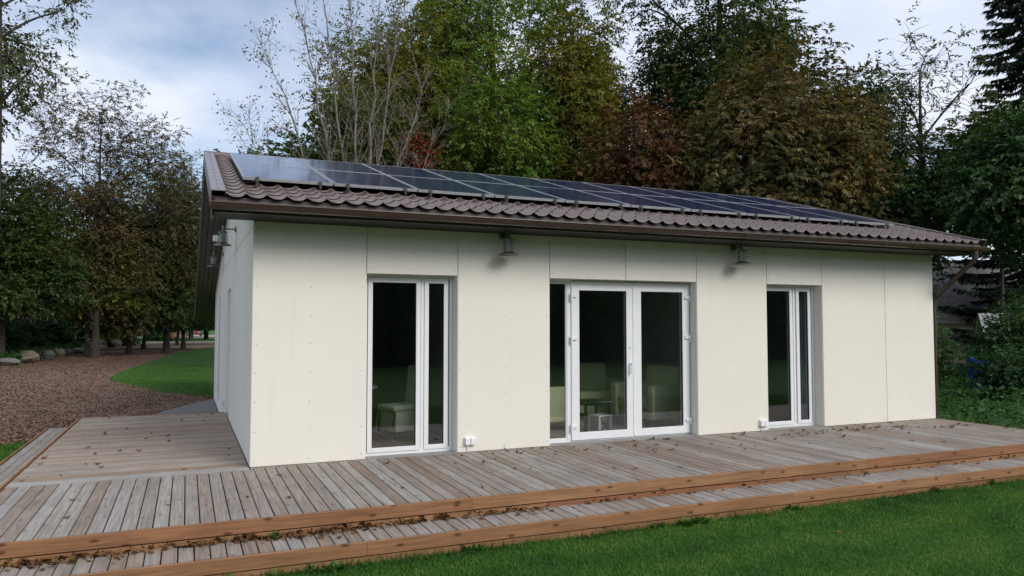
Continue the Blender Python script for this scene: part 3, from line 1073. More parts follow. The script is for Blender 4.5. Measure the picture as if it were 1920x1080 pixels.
# gutter
GY, GZc, GR = EAVE_Y - 0.038, 2.932, 0.070
mb = MB()
prof = [(GY + GR * math.cos(t), GZc + GR * math.sin(t)) for t in np.linspace(math.pi, 2 * math.pi, 13)]
prof_in = [(GY + (GR - 0.004) * math.cos(t), GZc + (GR - 0.004) * math.sin(t)) for t in np.linspace(2 * math.pi, math.pi, 13)]
poly = prof + prof_in
n_ = len(poly)
vs = [(XL - 0.02, a, b) for a, b in poly] + [(XRR + 0.02, a, b) for a, b in poly]
mb.add(vs, [(i, i + n_, (i + 1) % n_ + n_, (i + 1) % n_) for i in range(n_)])
for xe in (XL - 0.02, XRR + 0.02):
    mb.add([(xe, a, b) for a, b in prof], [tuple(range(13))])
mb.tube([(XL - 0.02, GY - GR, GZc), (XRR + 0.02, GY - GR, GZc)], 0.009, 8)
gut = mb.build('gutter', 'brown_metal', house, smooth=False)
gm = MB()
for t0, t1 in zip(np.linspace(math.pi, 2 * math.pi, 11), np.linspace(math.pi, 2 * math.pi, 11)[1:]):
    gm.prism([(GY + r_ * math.cos(t), GZc + r_ * math.sin(t)) for r_, t in ((GR + 0.001, t0), (GR + 0.006, t0), (GR + 0.006, t1), (GR + 0.001, t1))], 0, -0.014, 0.014)
gm.tube([(-0.014, GY - GR, GZc), (0.014, GY - GR, GZc)], 0.013, 8)
gm = gm.mesh('gutter_bracket', 'brown_metal')
x = XL + 0.25
while x < XRR:
    link('gutter_bracket', gm, gut, (x, 0, 0))
    x += 0.68
# downpipe at the far end
dx = XR + 0.19
dp = [(dx, GY, GZc - 0.05), (dx, GY, GZc - 0.17), (dx - 0.01, GY + 0.03, GZc - 0.23), (XR + 0.065, -0.02, GZc - 0.80), (XR + 0.055, 0.03, GZc - 0.88), (XR + 0.055, 0.04, GZc - 1.0), (XR + 0.055, 0.04, GZ + 0.08)]
pipe = MB().tube(dp, 0.042, 12).build('downpipe', 'brown_metal', house, smooth=False)
for p in (dp[1], dp[4]):
    MB().tube([(p[0], p[1], p[2] - 0.03), (p[0], p[1], p[2] + 0.03)], 0.048, 12).build('pipe_collar', 'brown_metal', pipe)

# ------------------------------------------------------------------ solar panels (two rows of ten)
PW, PL, PGX, PGY, PT = 1.066, 1.82, 0.021, 0.03, 0.036
PN = 0.116 * math.cos(ang)
s_bot = (0.33 - EAVE_Y) / math.cos(ang)
ORD = ['first', 'second', 'third', 'fourth', 'fifth', 'sixth', 'seventh', 'eighth', 'ninth', 'tenth']
fr = MB()
frame_w = 0.014
for (a, b, c, d) in ((0, frame_w, 0, PL), (PW - frame_w, PW, 0, PL), (frame_w, PW - frame_w, 0, frame_w), (frame_w, PW - frame_w, PL - frame_w, PL)):
    fr.box(a, b, c, d, -PT, 0.0)
fr_me = fr.mesh('frame', 'aluminium')
gl_me = MB().box(frame_w, PW - frame_w, frame_w, PL - frame_w, -0.010, -0.002).mesh('glass_cover', 'solar_glass')
cl = MB()
cl.box(-0.02, 0.02, -0.022, -0.001, -PT - 0.002, 0.006)
cl.box(-0.02, 0.02, -0.022, 0.012, 0.001, 0.006)
cl.box(-0.014, 0.014, -0.050, -0.022, -0.085, -PT + 0.012)
cl_me = cl.mesh('clamp', 'galvanised')
rail_me = MB().box(-0.018, 0.018, 0.03, PL - 0.03, -PT - 0.03, -PT - 0.001).mesh('rail', 'galvanised')
for r in range(2):
    for c in range(10):
        s = s_bot + r * (PL + PGY)
        loc = (-0.105 + c * (PW + PGX), EAVE_Y + s * math.cos(ang) - PN * math.sin(ang), EAVE_Z + s * math.sin(ang) + PN * math.cos(ang))
        t = thing('solar_panel', '%s solar panel from the gable with wall lamps, in the %s row on the roof' % (ORD[c], ('lower', 'upper')[r]), 'solar panel', loc, 0, 'solar panels on the roof')
        t.rotation_euler = (ang + random.uniform(-.0015, .0015), random.uniform(-.002, .002), 0)
        link('frame', fr_me, t)
        link('glass_cover', gl_me, t)
        for px in (0.16, PW - 0.16):
            link('rail', rail_me, t, (px, 0, 0))
            if r == 0:
                link('clamp', cl_me, t, (px, 0, 0))
            else:
                o = link('clamp', cl_me, t, (px, PL, 0), (0, 0, math.pi))

# ------------------------------------------------------------------ wall lamps, floodlight, sockets
def wall_lamp(loc, rz, label):
    t = thing('wall_lamp', label, 'lamp', loc, rz, 'galvanised wall lamps')
    t.scale = (1.2, 1.2, 1.1)
    MB().lathe([(0.045, 0), (0.045, 0.012), (0.03, 0.022)], n=20).build('wall_plate', 'galvanised', t, (0, 0, 0), (R(90), 0, 0))
    mb = MB().tube([(0, -0.02, 0), (0, -0.175, 0)], 0.0105, 10)
    mb.tube([(0, -0.165, 0.045), (0, -0.165, -0.035)], 0.013, 10)
    mb.build('arm', 'galvanised', t)
    MB().lathe([(0.035, -0.075), (0.055, -0.07), (0.058, -0.045), (0.03, -0.032), (0.014, -0.03)], (0, -0.165, 0), 20).build('cap', 'galvanised', t, smooth=False)
    MB().lathe([(0.036, -0.2), (0.036, -0.074)], (0, -0.165, 0), 16).build('glass_cylinder', 'lamp_glass', t)
    for z in (-0.095, -0.125, -0.155, -0.185):
        MB().lathe([(0.045, z - 0.003), (0.064, z - 0.006), (0.064, z - 0.002), (0.045, z + 0.002)], (0, -0.165, 0), 20).build('louvre_ring', 'galvanised', t)
    for k in range(3):
        a = k * 2.094 + 0.5
        MB().tube([(0.05 * math.cos(a), -0.165 + 0.05 * math.sin(a), -0.07), (0.05 * math.cos(a), -0.165 + 0.05 * math.sin(a), -0.21)], 0.0035, 6).build('guard_rod', 'galvanised', t)
    
    MB().lathe([(0.02, -0.2), (0.06, -0.205), (0.112, -0.232), (0.112, -0.238), (0.05, -0.222), (0.02, -0.222)], (0, -0.165, 0), 28).build('shade', 'galvanised', t)
    return t


wall_lamp((3.14, 0.0, 2.80), 0, 'galvanised wall lamp between the single window and the double patio door')
wall_lamp((6.95, 0.0, 2.80), 0, 'galvanised wall lamp on the panel left of the window with grey curtain')
wall_lamp((0.0, 3.44, 3.14), R(-90), 'galvanised wall lamp on gable wall, closer to the deck corner')
wall_lamp((0.0, 7.9, 3.12), R(-90), 'galvanised wall lamp on gable wall, beyond the white floodlight')
t = thing('floodlight', 'white motion sensor floodlight high on the gable wall', 'floodlight', (0.0, 6.4, 3.30), R(-90))
MB().box(-0.05, 0.05, -0.03, 0, -0.06, 0.06).build('wall_plate', 'white_plastic', t, bevel=0.006)
MB().tube([(0, -0.03, 0), (0, -0.12, 0.0)], 0.02, 8).build('arm', 'white_plastic', t)
MB().box(-0.10, 0.10, -0.26, -0.10, -0.06, 0.05).build('lamp_head', 'white_plastic', t, bevel=0.012)
MB().box(-0.04, 0.04, -0.15, -0.07, -0.14, -0.062).build('sensor', 'white_plastic', t, bevel=0.01)


def socket(loc, rz, label):
    t = thing('outdoor_socket', label, 'socket', loc, rz, 'white outdoor sockets')
    MB().box(-0.075, 0.075, -0.035, -0.001, -0.045, 0.045).build('housing', 'white_plastic', t, bevel=0.006)
    for x in (-0.037, 0.037):
        MB().box(x - 0.033, x + 0.033, -0.055, -0.0355, -0.052, 0.036).build('flap_cover', 'white_plastic', t, bevel=0.008)
    MB().tube([(-0.03, -0.012, -0.045), (-0.03, -0.012, -loc[2] + 0.004)], 0.008, 8).build('cable_conduit', 'white_plastic', t)


socket((2.675, 0, 0.15), 0, 'white twin outdoor socket beside the single window with dining chair inside')
socket((7.47, 0, 0.13), 0, 'white twin outdoor socket beside the window with grey curtain')
socket((0, 6.4, 0.16), R(-90), 'white outdoor socket low on the gable wall past the side door')
o = MB().tube([(-0.022, 9.2, GZ + 0.25), (-0.022, 9.2, 2.3)], 0.02, 10).build('conduit_pipe', 'white_plastic')
tag(o, 'thin white conduit pipe running up the gable wall', 'pipe')


# ------------------------------------------------------------------ furniture behind the glass
def armchair(loc, rz, label, mat='chair_fabric'):
    t = thing('armchair', label, 'armchair', loc, rz, 'pale green armchairs indoors')
    t.scale = (1.12, 1.12, 1.12)
    MB().box(-0.28, 0.28, -0.33, 0.26, 0.26, 0.44).build('seat', mat, t, bevel=0.04, seg=3, smooth=True)
    MB().box(-0.30, 0.30, 0.18, 0.38, 0.30, 0.88, Matrix.Rotation(R(-7), 4, 'X')).build('backrest', mat, t, bevel=0.05, seg=3, smooth=True)
    for s in (-1, 1):
        MB().box(s * 0.35 - 0.065, s * 0.35 + 0.065, -0.36, 0.36, 0.12, 0.60).build('armrest', mat, t, bevel=0.035, seg=3, smooth=True)
        for y in (-0.28, 0.28):
            MB().tube([(s * 0.33, y, 0.0), (s * 0.33, y, 0.13)], 0.022, 8).build('leg', 'dark_timber', t)
    MB().box(-0.28, 0.28, -0.30, 0.34, 0.12, 0.26).build('base', mat, t, bevel=0.02)
    return t


FZ = 0.013
armchair((6.22, 1.25, FZ), R(-75), 'pale green armchair behind the patio door leaf with hinges on its outer side')
armchair((5.75, 2.25, FZ), R(-15), 'pale green armchair behind the black side table')
armchair((4.36, 1.55, FZ), R(95), 'pale green armchair behind the narrow fixed pane of the patio door')
t = thing('side_table', 'small black side table inside the patio door', 'table', (5.05, 1.05, FZ))
MB().box(-0.24, 0.24, -0.24, 0.24, 0.40, 0.46).build('tabletop', 'black_table', t, bevel=0.01)
for sx in (-1, 1):
    for sy in (-1, 1):
        MB().box(sx * 0.21 - 0.018, sx * 0.21 + 0.018, sy * 0.21 - 0.018, sy * 0.21 + 0.018, 0, 0.40).build('leg', 'black_table', t)
t = thing('lantern', 'white floor lantern with crossed bars inside the patio door', 'lantern', (4.98, 0.66, FZ), R(12))
for sx in (-1, 1):
    for sy in (-1, 1):
        MB().box(sx * 0.11 - 0.012, sx * 0.11 + 0.012, sy * 0.11 - 0.012, sy * 0.11 + 0.012, 0.02, 0.27).build('post', 'white_paint', t)
MB().box(-0.13, 0.13, -0.13, 0.13, 0, 0.02).build('base', 'white_paint', t)
MB().box(-0.13, 0.13, -0.13, 0.13, 0.27, 0.29).build('top', 'white_paint', t)
MB().box(-0.1, 0.1, -0.1, 0.1, 0.022, 0.268).build('frosted_pane', 'concrete', t)
for s in (-1, 1):
    for rz_ in (0, 90):
        M = Matrix.Rotation(R(rz_), 4, 'Z') @ Matrix.Translation((0, -0.112, 0.145)) @ Matrix.Rotation(s * R(49), 4, 'Y')
        MB().box(-0.15, 0.15, -0.006 + s * 0.002, 0.006 + s * 0.002, -0.01, 0.01, M).build('cross_bar', 'galvanised', t)
t = thing('dining_chair', 'pale high backed dining chair on a bent chrome frame behind the window', 'chair', (2.10, 1.30, FZ), R(-70))
MB().box(-0.22, 0.22, -0.24, 0.22, 0.42, 0.50).build('seat', 'pale_fabric', t, bevel=0.03, seg=3, smooth=True)
MB().box(-0.22, 0.22, 0.18, 0.25, 0.36, 1.06, Matrix.Rotation(R(-6), 4, 'X')).build('backrest', 'pale_fabric', t, bevel=0.03, seg=3, smooth=True)
MB().box(-0.20, 0.20, -0.20, 0.2, 0.14, 0.42).build('skirt', 'pale_fabric', t, bevel=0.01)
for s in (-1, 1):
    MB().tube([(s * 0.2, 0.24, 0.015), (s * 0.2, -0.2, 0.015), (s * 0.2, -0.25, 0.05), (s * 0.2, -0.26, 0.2), (s * 0.2, -0.22, 0.42)], 0.012, 8).build('leg', 'chrome', t)
t = thing('round_table', 'dark round dining table behind the single window', 'table', (1.35, 1.75, FZ))
MB().lathe([(0.5, 0.70), (0.52, 0.715), (0.52, 0.735), (0.5, 0.74)], n=32).build('tabletop', 'white_paint', t)
MB().lathe([(0.22, 0), (0.22, 0.02), (0.05, 0.06), (0.04, 0.70)], n=20).build('pedestal', 'black_table', t)


# ------------------------------------------------------------------ fallen leaves
def leaf_variant(k):
    r = np.random.default_rng(100 + k)
    nn = 9
    vs = [(0, 0, 0.004)]
    for i in range(nn):
        a = 2 * math.pi * i / nn
        rad = (0.026 if i % 2 else 0.042) * r.uniform(0.8, 1.25)
        x, y = rad * math.cos(a) * 1.25, rad * math.sin(a) * 0.8
        vs.append((x, y, 0.003 + r.uniform(0.0, 0.5) * (x * x + y * y) / 0.04 + r.uniform(0, 0.012)))
    vs += [(-0.05, 0.0015, 0.006), (-0.085, 0.004, 0.004), (-0.085, 0.0, 0.004), (-0.05, -0.0015, 0.006)]
    fs = [(0, i + 1, (i + 1) % nn + 1) for i in range(nn)] + [(10, 11, 12, 13)]
    me = bpy.data.meshes.new('fallen_leaf')
    me.from_pydata(vs, [], fs)
    me.materials.append(MATS['dry_leaf'])
    return me


LV = [leaf_variant(k) for k in range(7)]


def drop(x, y, z, label, group):
    o = link('fallen_leaf', random.choice(LV), None, (x, y, z + 0.001), (random.uniform(-.2, .2), random.uniform(-.2, .2), random.uniform(0, 6.28)))
    s = random.uniform(0.3, 0.95)
    o.scale = (s, s, s)
    tag(o, label, 'leaf', group)


FD = ('dry brown leaf lying on the front deck planks', 'dry leaves on the front deck')
SD = ('dry brown leaf lying on the crosswise planks beside the gable wall', 'dry leaves on the gable side deck')
for i in range(36):
    drop(random.uniform(-2.3, -0.05), 0.15 + 5.6 * random.random(), 0, *SD)
for i in range(16):
    drop(random.uniform(-2.2, 3.4), random.uniform(-2.3, -0.1), 0, *FD)
for i in range(52):
    drop(random.uniform(2.6, 11.2), -0.05 - 2.0 * random.random() ** 1.7, 0, *FD)
for cx_, cy_, sx_, sy_, c in ((7.5, -0.55, 0.7, 0.16, 26), (9.3, -0.55, 0.5, 0.12, 34), (10.7, -0.75, 0.25, 0.15, 14), (5.0, -0.7, 0.7, 0.3, 20), (3.6, -0.35, 0.5, 0.15, 12)):
    for i in range(c):
        drop(min(11.25, random.gauss(cx_, sx_)), min(-0.04, random.gauss(cy_, sy_)), 0, *FD)
for i in range(26):
    drop(random.uniform(0.5, 9.5), -2.95 - 2.2 * random.random() ** 1.5, GZ + 0.02, 'small dry leaf lying on the mown lawn', 'dry leaves on the lawn')
# litter swept against the riser of the step
nl = 900
xx = np.concatenate([rng.uniform(-2.3, 2.6, 330), rng.uniform(2.4, 11.0, 70), rng.normal(0.2, 0.5, 130), rng.normal(-1.7, 0.3, 90)])
xx = np.clip(xx, -2.35, 11.2)
dens = 0.03 + 0.05 * (0.5 + 0.5 * np.sin(xx * 3.1))
yy = -2.395 - np.abs(rng.normal(0, 1, len(xx))) * dens
pts = np.stack([xx, np.maximum(yy, -2.75), SZ + 0.004 + 0.03 * rng.random(len(xx)) * (np.abs(yy + 2.39) < 0.06)], -1)
tag(litter('swept_leaf_litter', pts, 0.06, 'dry_leaf', lift=2.2), 'brown leaf litter gathered along the riser of the step', 'leaf litter', kind='stuff')


def weed(x, y, z, n, h, label):
    a = rng.uniform(0, 2 * np.pi, n)
    D = unit(np.stack([np.cos(a) * 0.7, np.sin(a) * 0.7, rng.uniform(0.3, 1.2, n)], -1))
    P = np.tile(np.array([[0, 0, 0.0]]), (n, 1)) + rng.normal(0, 0.012, (n, 3)) * np.array([1, 1, 0])
    V, F = leaf_shapes(P, D, np.tile([[0, 0, 1.0]], (n, 1)) + rng.normal(0, .2, (n, 3)), h * rng.uniform(0.6, 1.2, n), h * rng.uniform(0.16, 0.3, n))
    o = link('weed', np_mesh('weed', V, F, 'weed_leaf'), None, (x, y, z))
    tag(o, label, 'weed', 'weeds along the step')


weed(0.02, -2.47, SZ, 14, 0.10, 'small yellow green weed growing out of the step litter')
for i in range(26):
    weed(rng.uniform(-0.4, 11.0), -2.88 - rng.random() * 0.07, GZ, 12, rng.uniform(0.06, 0.13), 'green weed sprouting at the lawn edge of the step')


# ------------------------------------------------------------------ trees
def tubes(paths, sides):
    """paths: list of (pts (k,3), radii (k)) with one k -> one joined tube mesh"""
    P = np.stack([p for p, _ in paths])
    Rr = np.stack([r for _, r in paths])
    m, k, _ = P.shape
    d = np.gradient(P, axis=1)
    d /= np.linalg.norm(d, axis=2, keepdims=True) + 1e-9
    ref = np.where(np.abs(d[..., 2:3]) > 0.9, np.array([1.0, 0, 0]), np.array([0, 0, 1.0]))
    a = np.cross(d, ref)
    a /= np.linalg.norm(a, axis=2, keepdims=True) + 1e-9
    b = np.cross(d, a)
    t = np.arange(sides) * 2 * np.pi / sides
    V = P[:, :, None, :] + Rr[:, :, None, None] * (a[:, :, None, :] * np.cos(t)[None, None, :, None] + b[:, :, None, :] * np.sin(t)[None, None, :, None])
    V = V.reshape(-1, 3)
    mi, ki, si = np.meshgrid(np.arange(m), np.arange(k - 1), np.arange(sides), indexing='ij')
    base = (mi * k + ki) * sides
    F = np.stack([base + si, base + (si + 1) % sides, base + sides + (si + 1) % sides, base + sides + si], -1).reshape(-1, 4)
    return V, F


def bez(p0, p1, p2, k):
    t = np.linspace(0, 1, k)[:, None]
    return (1 - t) ** 2 * p0 + 2 * t * (1 - t) * p1 + t ** 2 * p2


def tree(name, label, x, y, h, z0, rx, ry, tips=500, per=40, size=0.14, wid=0.5, leafm='leaf_green', barkm='bark_dark', spread=0.42,
         trunk=0.22, limbs=9, droop=0.3, voids=5, group=None, seed=1, leaflets=1, lean=(0, 0), shell=0.45, sink=0.0, cut=0.3):
    g = np.random.default_rng(seed)
    if leaflets == 1 and 'shrub' not in name:
        tips, per, spread = int(tips * 0.72), per * 1.5, spread * 0.86
    hgt = h - GZ
    cz0 = z0 - GZ
    c = np.array([lean[0], lean[1], (cz0 + hgt) / 2])
    rad = np.array([rx, ry, (hgt - cz0) / 2])
    # tips in a lobed volume with hollow gaps
    u = unit(g.normal(size=(tips * 3, 3)))
    lob = unit(g.normal(size=(9, 3)))
    amp = 0.66 + 0.46 * np.max(np.exp(7 * (u @ lob.T - 1)), axis=1)
    r = g.random(tips * 3) ** shell
    T = c + u * rad * (r * amp)[:, None]
    for _ in range(voids):
        vc = c + unit(g.normal(size=(1, 3)))[0] * rad * g.uniform(0.35, 0.95)
        vr = g.uniform(0.14, 0.3) * rad.min() * 1.5
        T = T[np.linalg.norm((T - vc), axis=1) > vr]
    T = T[T[:, 2] > cut][:tips]
    n = len(T)
    # limbs: clusters of tips
    seeds = T[g.choice(n, limbs, replace=False)]
    for _ in range(3):
        lab = np.argmin(((T[:, None] - seeds[None]) ** 2).sum(2), 1)
        seeds = np.array([T[lab == i].mean(0) if (lab == i).any() else seeds[i] for i in range(limbs)])
    trunk_top = np.array([lean[0] * 0.9, lean[1] * 0.9, cz0 + (hgt - cz0) * 0.8])
    tp = bez(np.zeros(3), np.array([g.normal(0, .25), g.normal(0, .25), trunk_top[2] * 0.5]), trunk_top, 14)
    tr_ = trunk * (1 - 0.85 * np.linspace(0, 1, 14)) * (1 + 0.5 * np.exp(-np.linspace(0, 1, 14) * 22))
    P1, P2, P3 = [], [], []
    for i in range(limbs):
        idx = np.where(lab == i)[0]
        if not len(idx):
            continue
        e = seeds[i]
        hd = np.hypot(*(e[:2] - tp[:, :2].mean(0)))
        zs = np.clip(e[2] - 0.75 * hd - 0.4, max(cz0 * 0.75, cut * 0.8), trunk_top[2] * 0.97)
        j = int(np.argmin(np.abs(tp[:, 2] - zs)))
        s = tp[j]
        mid = (s + e) / 2 + np.array([0, 0, 0.18 * hd]) + g.normal(0, .25, 3)
        lp = bez(s, mid, e, 9)
        lr = np.linspace(tr_[j] * 0.62, 0.03, 9)
        P1.append((lp, lr))
        ns = max(2, len(idx) // 14)
        ss = T[g.choice(idx, ns)]
        sl_ = np.argmin(((T[idx][:, None] - ss[None]) ** 2).sum(2), 1)
        for q_ in range(ns):
            mem = idx[sl_ == q_]
            if not len(mem):
                continue
            se = T[mem].mean(0)
            jj_ = min(8, 3 + int(g.integers(0, 5)))
            sp_ = bez(lp[jj_], (lp[jj_] + se) / 2 + g.normal(0, .22, 3) + np.array([0, 0, .15]), se, 6)
            P2.append((sp_, np.linspace(max(0.02, lr[jj_] * 0.6), 0.014, 6)))
            for m in mem:
                b0 = sp_[int(g.integers(2, 6))]
                P3.append((bez(b0, (b0 + T[m]) / 2 + g.normal(0, .12, 3) + np.array([0, 0, .08]), T[m], 4), np.linspace(0.014, 0.004, 4)))
    t = thing(name, label, 'tree' if 'shrub' not in name else 'shrub', (x, y, GZ - sink), 0, group)
    V1, F1 = tubes([(tp, tr_)], 10)
    link('trunk', np_mesh('trunk', V1, F1, barkm, True), t)
    Vs, Fs, k = [], [], 0
    for Pn, sd_ in ((P1, 7), (P2, 5), (P3, 3)):
        if Pn:
            v, f = tubes(Pn, sd_)
            Vs.append(v)
            Fs.append(f + k)
            k += len(v)
    link('branches', np_mesh('branches', np.concatenate(Vs), np.concatenate(Fs), barkm, True), t)
    # leaves
    kk_ = 7 if leaflets == 1 else 3
    cnt = g.poisson(per / kk_, n)
    own = np.repeat(np.arange(n), cnt)
    m_s = len(own)
    ball = unit(g.normal(size=(m_s, 3))) * (g.random(m_s) ** 0.4)[:, None] * spread * 1.75 * np.array([1, 1, 0.7])
    base = T[own] + ball
    outw = unit((base - c) / rad)
    sd = unit(ball / (spread + 1e-6) + g.normal(0, 0.5, (m_s, 3)) + outw * 0.5 - np.array([0, 0, droop]))
    slen = size * g.uniform(1.6, 3.2, m_s)
    lat = unit(np.cross(sd, np.array([0, 0, 1.0]) + g.normal(0, 0.25, (m_s, 3))))
    LL, DD = [], []
    for q_ in range(kk_):
        f_ = q_ / (kk_ - 1) if kk_ > 1 else 0.5
        LL.append(base + sd * (slen * f_)[:, None] - np.array([0, 0, 0.10]) * (slen * f_ * f_)[:, None])
        sg = 0 if q_ == kk_ - 1 else (1 if q_ % 2 else -1)
        DD.append(unit(sd * 0.75 + lat * sg * g.uniform(0.6, 1.1, m_s)[:, None] + g.normal(0, 0.22, (m_s, 3)) - np.array([0, 0, droop * 0.5])))
    L, D = np.concatenate(LL), np.concatenate(DD)
    U = unit(g.normal(size=(len(L), 3)) * 0.45 + np.array([0, 0, 1.0]) + np.tile(outw, (kk_, 1)) * 0.4)
    if leaflets > 1:
        side = unit(np.cross(D, U))
        LL, DD, UU = [], [], []
        for q_ in range(leaflets):
            w = (q_ / (leaflets - 1) - 0.5) * 2.0
            LL.append(L)
            DD.append(unit(D * math.cos(w * 1.1) + side * math.sin(w * 1.1) - np.array([0, 0, 0.25])))
            UU.append(U)
        L, D, U = np.concatenate(LL), np.concatenate(DD), np.concatenate(UU)
    ln = size * 1.12 * g.uniform(0.6, 1.3, len(L))
    V, F = leaf_shapes(L, D, U, ln, ln * wid * g.uniform(0.8, 1.2, len(L)))
    link('crown', np_mesh('crown', V, F, leafm), t)
    return t


BT = 'trees behind the house'
LT = 'trees along the path'
RT = 'trees beyond the downpipe end of the house'
# left of the house
tree('ash_tree', 'tall sparse ash with dark limbs against the sky beside the path', -8.3, 28.2, 20.5, 7.5, 3.9, 3.6, 420, 22, 0.19, 0.42, 'leaf_ash', 'bark_dark', 0.4, 0.3, 12, 0.5, 6, LT, 3)
tree('ash_tree', 'thin leaved brownish tree with its airy top above the dense hedge trees', -5.6, 41.0, 16.2, 1.0, 5.4, 4.0, 1400, 30, 0.14, 0.5, 'leaf_airy_brown', 'bark_dark', 0.38, 0.2, 12, 0.3, 6, LT, 5)
tree('ash_tree', 'smaller airy brown tree rising behind the dense trees near the gable', -1.9, 46.0, 14.0, 1.0, 3.3, 2.8, 900, 30, 0.14, 0.5, 'leaf_airy_brown', 'bark_dark', 0.36, 0.2, 9, 0.3, 4, LT, 6)
tree('hedge_tree', 'dense brown tree spreading over the nearest boulders', -9.2, 35.5, 9.8, -3.0, 4.0, 3.4, 1050, 34, 0.16, 0.6, 'leaf_brown_green', 'bark_dark', 0.42, 0.2, 10, 0.3, 2, LT, 8, cut=2.6)
tree('hedge_tree', 'dense brown green tree with dark trunk standing behind the boulders', -4.1, 46.0, 11.4, -2.5, 4.2, 3.6, 1150, 38, 0.17, 0.6, 'leaf_brown_green', 'bark_dark', 0.45, 0.16, 10, 0.3, 2, LT, 9, cut=2.0)
tree('hedge_tree', 'dark green tree closing the view beside the gable soffit', -0.9, 53.5, 14.0, -2.5, 3.6, 3.2, 1000, 34, 0.19, 0.6, 'leaf_dark', 'bark_dark', 0.5, 0.15, 9, 0.3, 2, LT, 10, cut=2.0)
tree('hedge_tree', 'yellow green tree with low branches in front of the stone barn', -6.2, 42.5, 9.0, -1.5, 3.2, 2.6, 700, 34, 0.17, 0.6, 'leaf_olive', 'bark_dark', 0.42, 0.12, 8, 0.3, 2, LT, 11, cut=2.9)
tree('hedge_tree', 'deep shaded green tree reaching low between barn and parked cars', -3.8, 57.0, 9.8, -2.5, 4.6, 3.0, 1100, 36, 0.19, 0.6, 'leaf_dark', 'bark_dark', 0.5, 0.14, 9, 0.3, 1, LT, 12, cut=2.0)
tree('hedge_tree', 'dark leafy tree at the far side of the pale house', -13.0, 46.0, 13.0, 1.5, 4.6, 4.2, 900, 34, 0.19, 0.6, 'leaf_brown_green', 'bark_dark', 0.5, 0.3, 10, 0.3, 2, LT, 13)
for i, (x_, y_, h_, r_, lm_, lab_) in enumerate(((-11.2, 41.5, 2.6, 1.9, 'leaf_dark', 'bushy dark shrub behind the long pale boulder'), (-10.6, 46.5, 2.4, 1.6, 'leaf_brown_green', 'bushy brown green shrub before the barn wall'),
        (-9.4, 51.5, 2.2, 1.4, 'leaf_dark', 'bushy dark shrub behind the low brown boulder'), (-8.9, 57.5, 3.4, 1.6, 'leaf_dark', 'tall dark shrub behind the stacked boulders'), (-8.0, 63.0, 2.6, 1.4, 'leaf_olive', 'olive shrub past the last boulders'), (-12.4, 37.5, 3.4, 2.0, 'leaf_brown_green', 'big shrub hiding the pale house'), (-6.6, 67.0, 2.2, 1.8, 'leaf_dark', 'low dark shrub at the driveway edge beside the barn'), (-3.4, 88.0, 2.4, 2.0, 'leaf_dark', 'dark shrub among the conifer trunks'), (-8.6, 86.0, 2.6, 2.2, 'leaf_dark', 'dark shrub before the white parked car'))):
    tree('shrub', lab_, x_, y_, h_, GZ - 1.0, r_, r_, 330, 40, 0.16, 0.55, lm_, 'bark_dark', 0.3, 0.05, 7, 0.2, 0, 'shrubs behind the boulders', 160 + i)
for i, (x_, y_, lab_) in enumerate(((-9.5, 66, 'low dark tree filling the gap beside the barn'), (-5.5, 68, 'low dark tree in the middle of the shaded gap'), (-1.5, 67, 'low dark tree shading the driveway edge'), (2.5, 69, 'low dark tree behind the gable corner'))):
    tree('hedge_tree', lab_, x_, y_, 9.5, -3.0, 3.6, 2.8, 720, 36, 0.24, 0.6, 'leaf_dark', 'bark_dark', 0.5, 0.13, 9, 0.3, 0, LT, 14 + i, cut=2.3)
# behind the house
tree('maple_tree', 'small rounded maple turning orange behind the roof ridge', 3.3, 26.0, 10.4, 1.0, 3.7, 3.0, 1150, 34, 0.17, 0.8, 'leaf_maple', 'bark_dark', 0.4, 0.2, 9, 0.2, 4, BT, 21)
tree('maple_tree', 'low dark green maple behind the ridge under the pale stems', 6.6, 24.5, 12.6, 2.0, 3.2, 2.8, 950, 34, 0.17, 0.8, 'leaf_maple', 'bark_dark', 0.42, 0.2, 9, 0.2, 4, BT, 22)
tree('broadleaf_tree', 'tall yellow olive tree next to the pale bare stems', 9.4, 27.0, 19.6, 4.0, 4.2, 3.6, 1150, 34, 0.18, 0.5, 'leaf_olive', 'bark_mid', 0.45, 0.3, 11, 0.5, 6, BT, 23)
tree('broadleaf_tree', 'tallest green tree with thick leaning dark trunk behind the roof', 14.6, 28.0, 25.0, 4.0, 5.8, 5.0, 1500, 34, 0.19, 0.5, 'leaf_green', 'bark_dark', 0.5, 0.5, 13, 0.5, 16, BT, 24, lean=(-0.8, 0))
tree('broadleaf_tree', 'yellow green tree growing in front of the tallest trunk', 12.0, 22.0, 14.2, 3.5, 3.0, 2.8, 760, 34, 0.17, 0.5, 'leaf_green', 'bark_mid', 0.42, 0.2, 10, 0.4, 6, BT, 25)
tree('broadleaf_tree', 'slim yellowing tree at the gap of sky behind the roof', 16.6, 23.2, 19.6, 3.0, 3.2, 2.8, 1000, 34, 0.17, 0.5, 'leaf_olive', 'bark_mid', 0.42, 0.2, 9, 0.4, 5, BT, 26)
tree('broadleaf_tree', 'deep green tree standing behind the slim yellowing one', 19.2, 27.0, 19.0, 4.0, 4.0, 3.4, 1000, 34, 0.19, 0.5, 'leaf_dark', 'bark_dark', 0.48, 0.3, 10, 0.4, 5, BT, 27)
tree('broadleaf_tree', 'tall olive tree closing the background behind the maples', 8.6, 30.0, 19.0, 3.0, 3.6, 3.4, 1000, 30, 0.19, 0.5, 'leaf_olive', 'bark_dark', 0.48, 0.3, 10, 0.4, 5, BT, 28)
tree('chestnut_tree', 'reddish brown chestnut left of the great brown chestnut', 17.2, 17.6, 11.6, 2.5, 3.0, 2.8, 520, 15, 0.18, 0.34, 'leaf_chestnut_red', 'bark_dark', 0.45, 0.22, 9, 0.45, 4, BT, 31, leaflets=5)
